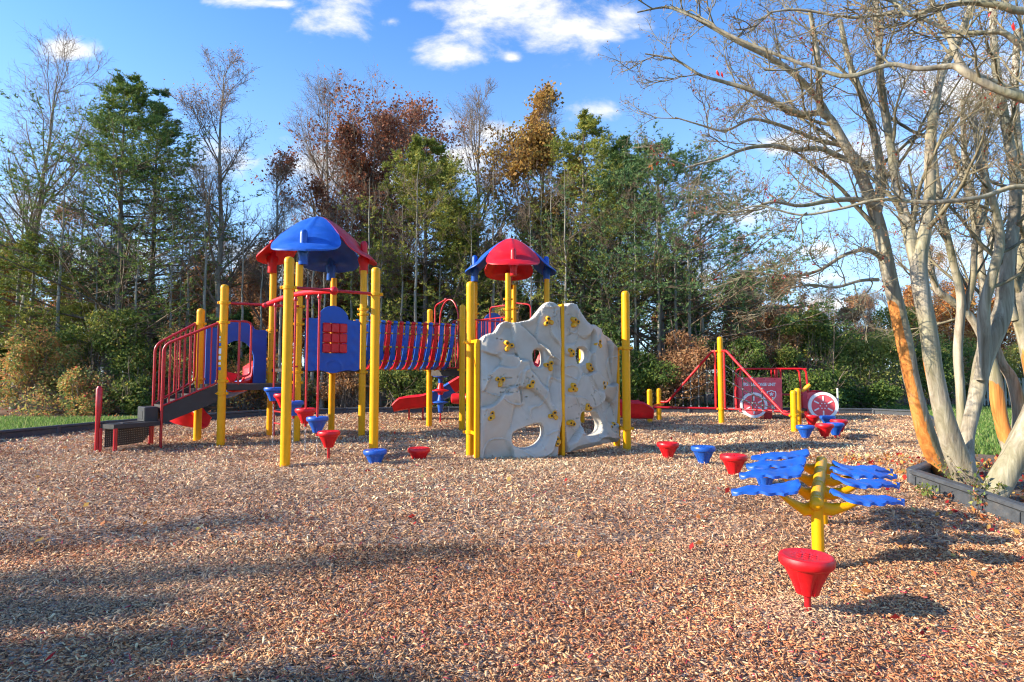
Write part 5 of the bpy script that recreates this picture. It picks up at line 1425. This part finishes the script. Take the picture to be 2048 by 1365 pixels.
# ================================================================== CRAPE MYRTLES
def limb(pts, sides=18, seed=0, peel=None, flute=.10):
    """pts: list of (px,py,Y,diameter in px) -> verts, quads, centre polyline, radii, peel"""
    C_ = [W(a, b, Y) for a, b, Y, d in pts]; Rr = [d * (.70 if d > 30 else .78 if d > 18 else .9) / 2 / F * Y for a, b, Y, d in pts]
    n0 = len(C_); P = []; R = []; PE = []; k_ = 7
    for i in range(n0 - 1):
        p0 = C_[max(0, i - 1)]; p1 = C_[i]; p2 = C_[i + 1]; p3 = C_[min(n0 - 1, i + 2)]
        for k in range(k_):
            t = k / k_; P.append(.5 * ((2 * p1) + (p2 - p0) * t + (2 * p0 - 5 * p1 + 4 * p2 - p3) * t * t + (3 * p1 - p0 - 3 * p2 + p3) * t ** 3)); R.append(Rr[i] * (1 - t) + Rr[i + 1] * t)
            PE.append(i + t)
    P.append(C_[-1]); R.append(Rr[-1]); PE.append(n0 - 1)
    V = []; Q = []; pe = []
    for i, p in enumerate(P):
        t = (P[min(len(P) - 1, i + 1)] - P[max(0, i - 1)]).normalized(); a = t.cross(Vector((0, 1, 0))).normalized(); b = t.cross(a)
        for k in range(sides):
            th = 2 * PI * k / sides
            rr = R[i] * (1 + flute * mnoise.noise(Vector((math.cos(th) * 1.3 + seed, math.sin(th) * 1.3, i * .10))) * 1.6 + flute * .5 * mnoise.noise(Vector((math.cos(th) * 3, math.sin(th) * 3 + seed, i * .25))))
            V.append(p + (a * math.cos(th) + b * math.sin(th)) * rr)
            v = 0.0
            if peel:
                i0, i1, side_, wdt = peel; f = PE[i]
                if i0 <= f <= i1:
                    ee = min(1, (f - i0) / .6, (i1 - f) / .6); d_ = abs((th - side_ + PI) % (2 * PI) - PI); v = ee * max(0, 1 - d_ / wdt) * 1.5
            pe.append(v)
    for i in range(len(P) - 1):
        for k in range(sides): Q.append((i * sides + k, i * sides + (k + 1) % sides, (i + 1) * sides + (k + 1) % sides, (i + 1) * sides + k))
    return np.array([tuple(v) for v in V]), np.array(Q), np.array([tuple(p) for p in P]), np.array(R), np.array(pe)
def resamp(P, R, N=12):
    t = np.linspace(0, len(P) - 1, N); i = np.clip(t.astype(int), 0, len(P) - 2); f = (t - i)
    return P[i] * (1 - f)[:, None] + P[i + 1] * f[:, None], R[i] * (1 - f) + R[i + 1] * f
def myrtle(name, label, limbs, seed, base, twigs=(7, 7, 6, 5), lens=(1.0, .48, .26, .13), minz=1.9, tints=True, up1=.05):
    root = thing(name, label, 'tree', base); r = np.random.default_rng(seed); bo = np.array(base)
    cr = []
    for (pts, peel, crown) in limbs:
        V, Q, P, R, pe = limb(pts, 20, len(cr) + seed, peel)
        link('trunk', npmesh('trunk', V - bo, Q, [MYRT], smooth=True, attrs={'peel': pe}), root)
        if crown:
            k = np.argmax(P[:, 2] > minz) if (P[:, 2] > minz).any() else len(P) - 3
            k = min(k, len(P) - 3); cr.append(resamp(P[k:], R[k:]))
    B0 = np.stack([c[0] for c in cr]); R0 = np.stack([c[1] for c in cr])
    b1, r1 = grow(B0, R0, twigs[0], lambda t, pi: np.full(len(t), lens[0]) * (1.2 - .5 * t), (42, 12), r, 8, up1, .13, .08, 1.0, .42, .007)
    b2, r2 = grow(b1, r1, twigs[1], lambda t, pi: np.full(len(t), lens[1]) * (1.15 - .4 * t), (42, 14), r, 6, .05, .18, .12, 1, .5, .005)
    b3, r3 = grow(b2, r2, twigs[2], lambda t, pi: np.full(len(t), lens[2]), (42, 16), r, 5, .05, .22, .1, 1, .55, .003)
    b4, r4 = grow(b3, r3, twigs[3], lambda t, pi: np.full(len(t), lens[3]), (45, 16), r, 3, .05, .25, .15, 1, .65, .0022)
    for nm, prt, mt in (('crown', [polytubes(b1, r1, 8), polytubes(b2, r2, 6)], MYRTT), ('twigs', [polytubes(b3, r3, 4), polytubes(b4, r4, 3)], MYRTT)):
        V, Q = cat(prt); link(nm, npmesh(nm, V - bo, Q, [mt], smooth=True), root)
    # seed heads and the few red leaves left
    k = r.uniform(0, 1, len(b4)) < .30; tp = b4[k][:, -1]; tp = np.repeat(tp, 3, 0) + r.normal(0, .012, (len(tp) * 3, 3)); V, Q = leafquads(tp, .016, r, aspect=.9)
    V2 = V; link('seed_heads', npmesh('seed_heads', V - bo, Q, [L_BRWN], attrs={'rnd': np.repeat(r.uniform(0, .5, len(Q)), 4)}), root)
    if tints:
        k = r.uniform(0, 1, len(b3)) < .035; tp = ends(b3[k], r, 5, .02); V, Q = leafquads(tp, .035, r, up=(.5, (0, 0, -1)))
        link('red_leaves', npmesh('red_leaves', V - bo, Q, [L_RED], attrs={'rnd': np.repeat(r.uniform(0, 1, len(Q)), 4)}), root)
    return root
b0 = W(1920, 985, 6.0); base1 = (b0.x, 6.0, float(gz(0, 6.0)) - .02)
LM = [
    ([(1915, 1000, 6.75, 56), (1888, 950, 6.7, 50), (1860, 890, 6.6, 46), (1842, 830, 6.5, 42), (1824, 760, 6.45, 42), (1812, 700, 6.4, 40), (1795, 620, 6.4, 40), (1780, 560, 6.4, 38), (1764, 480, 6.4, 36), (1748, 420, 6.4, 33), (1722, 350, 6.35, 27), (1690, 290, 6.3, 22), (1662, 240, 6.25, 18), (1640, 215, 6.2, 15), (1636, 120, 6.1, 11), (1620, 20, 6.0, 8)], (1.0, 6.6, 0.35, 1.35), True),
    ([(1955, 1000, 6.2, 82), (1930, 950, 6.15, 64), (1905, 890, 6.1, 54), (1885, 820, 6.05, 48), (1868, 740, 6.0, 44), (1856, 660, 6.0, 42), (1842, 580, 6.0, 42), (1838, 520, 6.0, 40), (1852, 450, 6.0, 30), (1860, 380, 6.0, 26), (1862, 270, 6.0, 24), (1882, 150, 6.0, 20), (1925, 60, 6.0, 15), (1960, -40, 6.0, 12)], (3.4, 4.6, -.5, .5), True),
    ([(1840, 560, 6.02, 34), (1822, 480, 6.05, 30), (1806, 420, 6.1, 25), (1790, 350, 6.15, 22), (1778, 270, 6.2, 20), (1762, 170, 6.2, 16), (1756, 60, 6.2, 13), (1748, -40, 6.2, 10)], None, True),
    ([(1752, 430, 6.42, 26), (1764, 360, 6.5, 22), (1752, 290, 6.5, 18), (1735, 220, 6.5, 15), (1700, 130, 6.45, 12), (1680, 40, 6.4, 9)], None, True),
    ([(1960, 1000, 6.5, 46), (1935, 930, 6.7, 36), (1936, 870, 6.8, 34), (1951, 800, 6.85, 38), (1965, 730, 6.85, 42), (1990, 660, 6.8, 50), (2008, 610, 6.8, 44), (2014, 540, 6.8, 34), (2026, 460, 6.8, 28), (2030, 360, 6.8, 24), (2010, 240, 6.8, 20), (1990, 120, 6.8, 15), (1985, 0, 6.8, 12)], None, True),
    ([(1962, 760, 6.75, 34), (1968, 690, 6.7, 30), (1968, 620, 6.65, 26), (1985, 550, 6.6, 22), (2000, 480, 6.6, 18), (1985, 400, 6.55, 15), (1960, 330, 6.5, 12), (1950, 240, 6.5, 10)], None, True),
    ([(1912, 930, 7.2, 24), (1922, 860, 7.3, 18), (1921, 780, 7.3, 18), (1916, 700, 7.3, 18), (1922, 600, 7.3, 19), (1905, 520, 7.3, 15), (1885, 430, 7.3, 13), (1870, 330, 7.3, 11), (1868, 220, 7.3, 9)], None, True),
    ([(1930, 620, 7.32, 14), (1945, 560, 7.3, 13), (1952, 480, 7.3, 12), (1975, 400, 7.3, 10), (1965, 300, 7.3, 9)], None, True),
    ([(1965, 1010, 5.7, 66), (1990, 985, 5.7, 62), (2014, 940, 5.7, 62), (2047, 880, 5.7, 66), (2085, 800, 5.7, 66), (2120, 700, 5.7, 58), (2150, 560, 5.7, 50), (2160, 400, 5.7, 40), (2130, 250, 5.6, 30), (2048, 195, 5.5, 19), (1985, 165, 5.45, 16), (1930, 140, 5.4, 15), (1905, 90, 5.4, 13), (1885, 40, 5.4, 10), (1850, -20, 5.4, 9)], None, True),
]
myrtle('crape_myrtle', 'pale barked crape myrtle whose left trunk shows a long orange peel, edging at its foot', LM, 101, base1, twigs=(6, 7, 5, 4), lens=(1.2, .55, .27, .13))
LM2 = [
    ([(2025, 905, 8.6, 44), (2005, 850, 8.6, 34), (1995, 800, 8.6, 30), (1990, 750, 8.6, 26), (1975, 700, 8.6, 18), (1945, 640, 8.6, 16), (1900, 600, 8.6, 15), (1870, 570, 8.6, 13), (1850, 470, 8.6, 9)], (.3, 3.0, 0.2, 2.6), True),
    ([(2035, 905, 8.7, 40), (2040, 830, 8.7, 30), (2025, 760, 8.7, 26), (2000, 720, 8.7, 22), (1975, 640, 8.7, 18), (1965, 560, 8.7, 16), (1950, 450, 8.7, 14), (1930, 330, 8.7, 12), (1925, 200, 8.7, 9)], None, True),
    ([(2050, 900, 8.5, 40), (2070, 800, 8.5, 36), (2052, 700, 8.5, 32), (2036, 620, 8.5, 34), (2044, 540, 8.5, 32), (2050, 440, 8.5, 26), (2040, 330, 8.5, 20), (2030, 200, 8.5, 15), (2035, 60, 8.5, 12)], (0, 2.2, .2, 1.2), True),
    ([(2030, 640, 8.5, 22), (2000, 560, 8.5, 18), (1985, 470, 8.5, 14), (1935, 380, 8.5, 12), (1900, 290, 8.5, 10)], None, True),
]
b0 = W(2035, 905, 8.6)
myrtle('crape_myrtle', 'second crape myrtle farther back on the lawn with a bare orange stem', LM2, 102, (b0.x, 8.6, -.05), twigs=(5, 6, 5, 3), lens=(1.1, .5, .27, .12))
# limbs reaching in from a tree standing just outside the right edge
LM3 = [
    ([(2700, 900, 3.6, 110), (2560, 620, 3.6, 90), (2400, 420, 3.6, 66), (2220, 280, 3.6, 40), (2100, 216, 3.6, 24), (2048, 198, 3.6, 21), (1985, 175, 3.62, 19), (1930, 145, 3.65, 17), (1905, 133, 3.7, 14), (1840, 138, 3.75, 11), (1780, 130, 3.8, 10), (1700, 153, 3.85, 10), (1640, 140, 3.9, 8), (1560, 112, 3.95, 7), (1480, 80, 4.0, 6), (1400, 40, 4.05, 5), (1330, 12, 4.1, 4)], None, True),
    ([(2100, 130, 3.9, 16), (2048, 95, 3.9, 14), (2005, 66, 3.9, 12), (1960, 66, 3.95, 10), (1900, 62, 4.0, 9), (1820, 28, 4.05, 8), (1760, 30, 4.1, 7), (1700, 35, 4.15, 6), (1600, 20, 4.2, 5), (1540, 25, 4.2, 4)], None, True),
    ([(2140, 20, 3.7, 18), (2040, 22, 3.7, 16), (2005, 12, 3.7, 15), (1940, 5, 3.75, 13), (1880, 15, 3.8, 11), (1820, 30, 3.85, 9), (1790, 5, 3.9, 8), (1740, -10, 3.95, 7)], None, True),
    ([(2200, 420, 4.4, 20), (2100, 385, 4.4, 14), (2030, 374, 4.4, 11), (1960, 395, 4.45, 10), (1860, 405, 4.5, 9), (1760, 400, 4.6, 8), (1680, 418, 4.65, 6), (1600, 430, 4.7, 5), (1520, 412, 4.75, 4), (1470, 425, 4.8, 3)], None, True),
]
b0 = W(2700, 900, 3.6)
myrtle('crape_myrtle', 'leafless crape myrtle outside the frame at right whose boughs cross the upper right sky', LM3, 103, (b0.x, 3.6, -.25), twigs=(7, 5, 4, 3), lens=(.42, .22, .12, .07), minz=1.4, tints=False)
m3 = [o for o in COL.objects if o.get('label', '').startswith('leafless crape')][0]; m = MB()
for (px, py, s, a) in ((1434, 140, .045, .5), (1444, 144, .035, .3), (1984, 22, .035, -.4), (2028, 45, .05, .2)):
    c_ = W(px, py, 4.0 if px < 1900 else 3.75); d = Vector((math.sin(a), .1, -math.cos(a))); s_ = Vector((math.cos(a), .3, math.sin(a)))
    m.sheet([[c_ + d * (s * t) + s_ * (s * .28 * math.sin(PI * min(1, t + .04)) * k) + Vector((0, .012 * k * k, 0)) for k in (-1, -.5, 0, .5, 1)] for t in np.linspace(0, 1, 9)], (0, .0006, 0))
red_ = plastic('crimson_leaf', (.62, .01, .01), .5, .2); m.build('red_leaf', red_, m3)
# boughs stretching left from the first tree, low over the sky
LM4 = [
    ([(1735, 330, 6.4, 16), (1690, 318, 6.35, 13), (1640, 298, 6.3, 11), (1590, 300, 6.2, 10), (1540, 292, 6.1, 9), (1490, 298, 6.05, 8), (1440, 318, 6.0, 6), (1400, 328, 6.0, 5), (1372, 336, 6.0, 3)], None, True),
    ([(1740, 340, 6.5, 13), (1690, 295, 6.5, 11), (1640, 282, 6.5, 9), (1590, 262, 6.45, 8), (1540, 245, 6.4, 7), (1500, 240, 6.4, 6), (1450, 262, 6.35, 5), (1400, 250, 6.3, 4), (1350, 235, 6.3, 3)], None, True),
    ([(1640, 225, 6.3, 14), (1600, 228, 6.3, 12), (1550, 205, 6.25, 11), (1500, 180, 6.2, 10), (1450, 165, 6.2, 8), (1400, 150, 6.1, 6), (1350, 120, 6.1, 5), (1290, 108, 6.1, 3)], None, True),
    ([(1672, 262, 6.27, 13), (1640, 205, 6.2, 14), (1590, 150, 6.1, 13), (1540, 115, 6.05, 12), (1480, 85, 6.0, 11), (1420, 52, 6.0, 9), (1370, 25, 5.95, 8), (1330, 15, 5.95, 5), (1275, 25, 5.9, 3)], None, True),
    ([(1760, 420, 6.35, 14), (1720, 400, 6.3, 12), (1660, 402, 6.2, 10), (1600, 412, 6.1, 8), (1540, 405, 6.0, 6), (1480, 430, 6.0, 4), (1430, 425, 6.0, 3)], None, True),
    ([(1766, 520, 6.4, 12), (1735, 500, 6.3, 9), (1690, 510, 6.2, 8), (1640, 540, 6.1, 7), (1590, 552, 6.0, 6), (1530, 548, 6.0, 4), (1470, 540, 6.0, 3)], None, True),
    ([(1755, 560, 6.35, 9), (1720, 562, 6.2, 7), (1670, 575, 6.1, 6), (1620, 570, 6.0, 5), (1560, 580, 6.0, 3)], None, True),
]
# they belong to the first tree: build under it
mt_ = [o for o in COL.objects if o.get('label', '').startswith('pale barked')][0]
tmp = myrtle('crape_myrtle', 'tmp', LM4, 104, base1, twigs=(7, 5, 4, 4), lens=(.60, .30, .17, .09), minz=.5, up1=.09)
for o in list(tmp.children): o.parent = mt_; o.name = 'bough_' + 'tips' if o.name.startswith('seed') else o.name
for o in [c for c in mt_.children if c.name.startswith('bough_tips')]: o.name = 'seed_heads'
bpy.data.objects.remove(tmp)

# little weeds in the bed
for i, (px, py, s) in enumerate(((1895, 930, .30), (1925, 955, .34), (1990, 950, .3), (1855, 968, .14), (1960, 990, .18), (1975, 975, .22))):
    p = G(px, py + 30); r = np.random.default_rng(300 + i); ns = 9
    base = np.array([[p.x, p.y, float(gz(0, p.y))]]) + r.normal(0, .03, (ns, 3)) * np.array([1, 1, 0]); dr = r.normal(0, .35, (ns, 3)); dr[:, 2] = 1
    t = np.linspace(0, 1, 5)[None, :, None]; Pp = base[:, None] + dr[:, None] * t * s; R = np.full((ns, 5), .0022)
    V, Q = polytubes(Pp, R, 3); root = thing('weed_sprig', ['sprig of grey leaves at the foot of the orange peeled trunk', 'largest leafy sprig, in front of the second trunk', 'leafy sprig behind the rightmost trunk foot', 'small green weed against the edging timber', 'small dry sprig between trunk feet', 'reddish sprig left of the rightmost trunk foot'][i], 'weed', tuple(base[0]))
    bo = base[0]; link('stems', npmesh('stems', V - bo, Q, [TWIGG]), root); tp = ends(Pp, r, 7, .012, .3); V, Q = leafquads(tp, .045, r, aspect=.5); link('leaves', npmesh('leaves', V - bo, Q, [L_GRN if i % 2 else L_MIX], attrs={'rnd': np.repeat(r.uniform(0, 1, len(Q)), 4)}), root)

# ================================================================== trees off to the left whose shade falls across the chips
SUN_EL, SUN_AZ = math.radians(24), math.radians(11)    # light comes from the left, slightly from behind the viewer
sunv = Vector((-math.cos(SUN_EL) * math.cos(SUN_AZ), -math.cos(SUN_EL) * math.sin(SUN_AZ), math.sin(SUN_EL)))
shade = tree_meshes('bare', 12.0, 201, nb=24, asc=30, wid=.16, c0=.45, leaves=1, leaf=L_RUST, sparse=.03, lsize=.12, n4=2, n3=4)
shade2 = tree_meshes('bare', 12.0, 202, nb=26, asc=30, wid=.15, c0=.45, leaves=7, leaf=L_RUST, sparse=-.2, lsize=.15, n4=3, n3=4)
for (gx, gy, hh, i, s, me_) in ((-.5, 4.5, 12.0, 0, .62, shade), (-1.9, 5.05, 12.0, 1, .75, shade), (.1, 2.2, 12.0, 2, .5, shade2), (-2.5, 3.42, 12.0, 3, .6, shade2), (-1.75, 3.05, 12.0, 4, .6, shade2), (-1.0, 2.72, 12.0, 5, .6, shade2), (-.45, 2.42, 12.0, 5, .6, shade2)):
    k = hh * s / sunv.z; x = gx + sunv.x * k; y = gy + sunv.y * k
    plant('shade_tree', me_, (x, y, -.2), i * 1.9, s, 'half leafless tree outside the frame at left, shading the chips', 'tree', 'trees outside the frame at left')

# ================================================================== WORLD, SUN, CAMERA
w = bpy.data.worlds.new('World'); scene.world = w; w.use_nodes = True; t = w.node_tree; n = t.nodes; l = t.links; n.clear()
out = n.new('ShaderNodeOutputWorld'); bg = n.new('ShaderNodeBackground'); l.new(bg.outputs[0], out.inputs[0]); bg.inputs[1].default_value = SKY_STR if 'SKY_STR' in globals() else .12
sky = n.new('ShaderNodeTexSky'); sky.sky_type = 'NISHITA'; sky.sun_disc = False; sky.sun_elevation = SUN_EL; sky.sun_rotation = math.atan2(sunv.x, sunv.y)
sky.air_density = 1.0; sky.dust_density = .3; sky.ozone_density = 2.5; sky.altitude = 200
hs = n.new('ShaderNodeHueSaturation'); hs.inputs['Saturation'].default_value = 1.15; hs.inputs['Value'].default_value = 1.0; l.new(sky.outputs[0], hs.inputs['Color'])
def mth(op, a, b=None, c=None, clamp=False):
    m = n.new('ShaderNodeMath'); m.operation = op; m.use_clamp = clamp
    for i, v in enumerate((a, b, c)):
        if v is None: continue
        if hasattr(v, 'is_output'): l.new(v, m.inputs[i])
        else: m.inputs[i].default_value = v
    return m.outputs[0]
tc = n.new('ShaderNodeTexCoord'); sx = n.new('ShaderNodeSeparateXYZ'); l.new(tc.outputs['Generated'], sx.inputs[0])
yy = mth('MAXIMUM', sx.outputs[1], .05); U = mth('DIVIDE', sx.outputs[0], yy); Vv = mth('DIVIDE', sx.outputs[2], yy)
cmb = n.new('ShaderNodeCombineXYZ'); l.new(U, cmb.inputs[0]); l.new(mth('MULTIPLY', Vv, 1.7), cmb.inputs[1])
def nz(scale, detail, rough, dist=0, off=0):
    q = n.new('ShaderNodeTexNoise'); q.inputs['Scale'].default_value = scale; q.inputs['Detail'].default_value = detail; q.inputs['Roughness'].default_value = rough; q.inputs['Distortion'].default_value = dist
    v = n.new('ShaderNodeVectorMath'); v.operation = 'ADD'; v.inputs[1].default_value = (off, off * 1.3, off * .7); l.new(cmb.outputs[0], v.inputs[0]); l.new(v.outputs[0], q.inputs['Vector']); return q.outputs[0]
n1 = nz(6.5, 9, .62, .3); n2 = nz(16, 6, .6, .2, 4.2)
clouds = [(690, 25, 100, 48), (860, 10, 80, 22), (1260, 30, 80, 40), (560, 8, 40, 10), (475, 0, 70, 16), (145, 100, 60, 24), (780, 44, 32, 16), (905, 102, 95, 38), (1030, 20, 170, 55), (1130, 55, 150, 50), (1210, 70, 110, 45), (1025, 115, 22, 14), (1000, 0, 160, 35), (1185, 222, 62, 26), (930, 300, 130, 65), (980, 265, 50, 34), (640, 330, 130, 60), (720, 350, 160, 60),
          (430, 320, 95, 50), (1500, 425, 130, 34), (1450, 400, 50, 16), (60, 420, 90, 60), (180, 520, 150, 50), (560, 520, 200, 50), (1250, 560, 200, 40), (1590, 560, 120, 16), (1660, 610, 130, 20), (1760, 300, 150, 60), (1950, 180, 160, 90), (1900, 520, 160, 50), (1650, 500, 80, 16), (1560, 290, 50, 20), (2100, 400, 150, 100)]
acc = None
for (px, py, a, b) in clouds:
    X, Y, Z = ray(px, py); u0, v0 = X / Y, Z / Y; a_ = a * 1.12 / F; b_ = b * 1.15 / F
    du = mth('DIVIDE', mth('SUBTRACT', U, u0), a_); dv = mth('DIVIDE', mth('SUBTRACT', Vv, v0), b_)
    d = mth('SQRT', mth('ADD', mth('MULTIPLY', du, du), mth('MULTIPLY', dv, dv))); s = mth('SUBTRACT', 1.15, d)
    acc = s if acc is None else mth('SMOOTH_MAX', acc, s, .35)
acc = mth('MAXIMUM', acc, -1.0)
dens = mth('ADD', mth('MULTIPLY', acc, .62), mth('ADD', mth('MULTIPLY', mth('SUBTRACT', n1, .5), 2.3), mth('MULTIPLY', mth('SUBTRACT', n2, .5), .7)))
front = mth('GREATER_THAN', sx.outputs[1], .05)
mr = n.new('ShaderNodeMapRange'); mr.interpolation_type = 'SMOOTHSTEP'; mr.inputs['From Min'].default_value = .05; mr.inputs['From Max'].default_value = .85; l.new(dens, mr.inputs[0])
fac = mth('MULTIPLY', mr.outputs[0], front)
cr = n.new('ShaderNodeMapRange'); cr.inputs['From Min'].default_value = .1; cr.inputs['From Max'].default_value = 1.3; cr.inputs['To Min'].default_value = .78; cr.inputs['To Max'].default_value = 1.0; l.new(dens, cr.inputs[0])
# haze toward the horizon
hz = n.new('ShaderNodeMapRange'); hz.inputs['From Min'].default_value = .0; hz.inputs['From Max'].default_value = .62; hz.inputs['To Min'].default_value = .58; hz.inputs['To Max'].default_value = 0; hz.interpolation_type = 'SMOOTHSTEP'; l.new(sx.outputs[2], hz.inputs[0])
mixh = n.new('ShaderNodeMix'); mixh.data_type = 'RGBA'; l.new(hz.outputs[0], mixh.inputs[0])
tint = n.new('ShaderNodeMix'); tint.data_type = 'RGBA'; tint.blend_type = 'MULTIPLY'; tint.inputs[0].default_value = 1; tint.inputs[7].default_value = SKYTINT; l.new(hs.outputs[0], tint.inputs[6])
l.new(tint.outputs[2], mixh.inputs[6]); mixh.inputs[7].default_value = HAZE
cc = n.new('ShaderNodeVectorMath'); cc.operation = 'SCALE'; cc.inputs[0].default_value = CLOUD; l.new(cr.outputs[0], cc.inputs['Scale'])
mx = n.new('ShaderNodeMix'); mx.data_type = 'RGBA'; l.new(fac, mx.inputs[0]); l.new(mixh.outputs[2], mx.inputs[6]); l.new(cc.outputs[0], mx.inputs[7]); l.new(mx.outputs[2], bg.inputs[0])

sd_ = bpy.data.lights.new('Sun', 'SUN'); sd_.energy = SUN_STR; sd_.angle = math.radians(.55); sd_.color = (1, .90, .74)
so_ = bpy.data.objects.new('Sun', sd_); COL.objects.link(so_); so_.rotation_euler = sunv.to_track_quat('Z', 'Y').to_euler(); so_.location = sunv * 30
cd = bpy.data.cameras.new('Camera'); cd.sensor_width = 36; cd.lens = F / 2048 * 36; cd.clip_start = .05; cd.clip_end = 3000
co = bpy.data.objects.new('Camera', cd); COL.objects.link(co); co.location = (0, 0, EYE); co.rotation_euler = (PI / 2 + PITCH, 0, 0); scene.camera = co
scene.view_settings.view_transform = 'Standard'; scene.view_settings.look = 'None'; scene.view_settings.exposure = 0; scene.view_settings.gamma = 1
scene.render.engine = 'CYCLES'; scene.cycles.max_bounces = 6; scene.cycles.diffuse_bounces = 3; scene.cycles.glossy_bounces = 2; scene.cycles.transmission_bounces = 3; scene.cycles.transparent_max_bounces = 6
scene.cycles.film_exposure = FILM; scene.cycles.filter_width = 1.15; scene.cycles.use_denoising = True; scene.cycles.denoiser = 'OPENIMAGEDENOISE'; scene.cycles.use_adaptive_sampling = True; scene.cycles.adaptive_threshold = .03; scene.cycles.caustics_reflective = False; scene.cycles.caustics_refractive = False
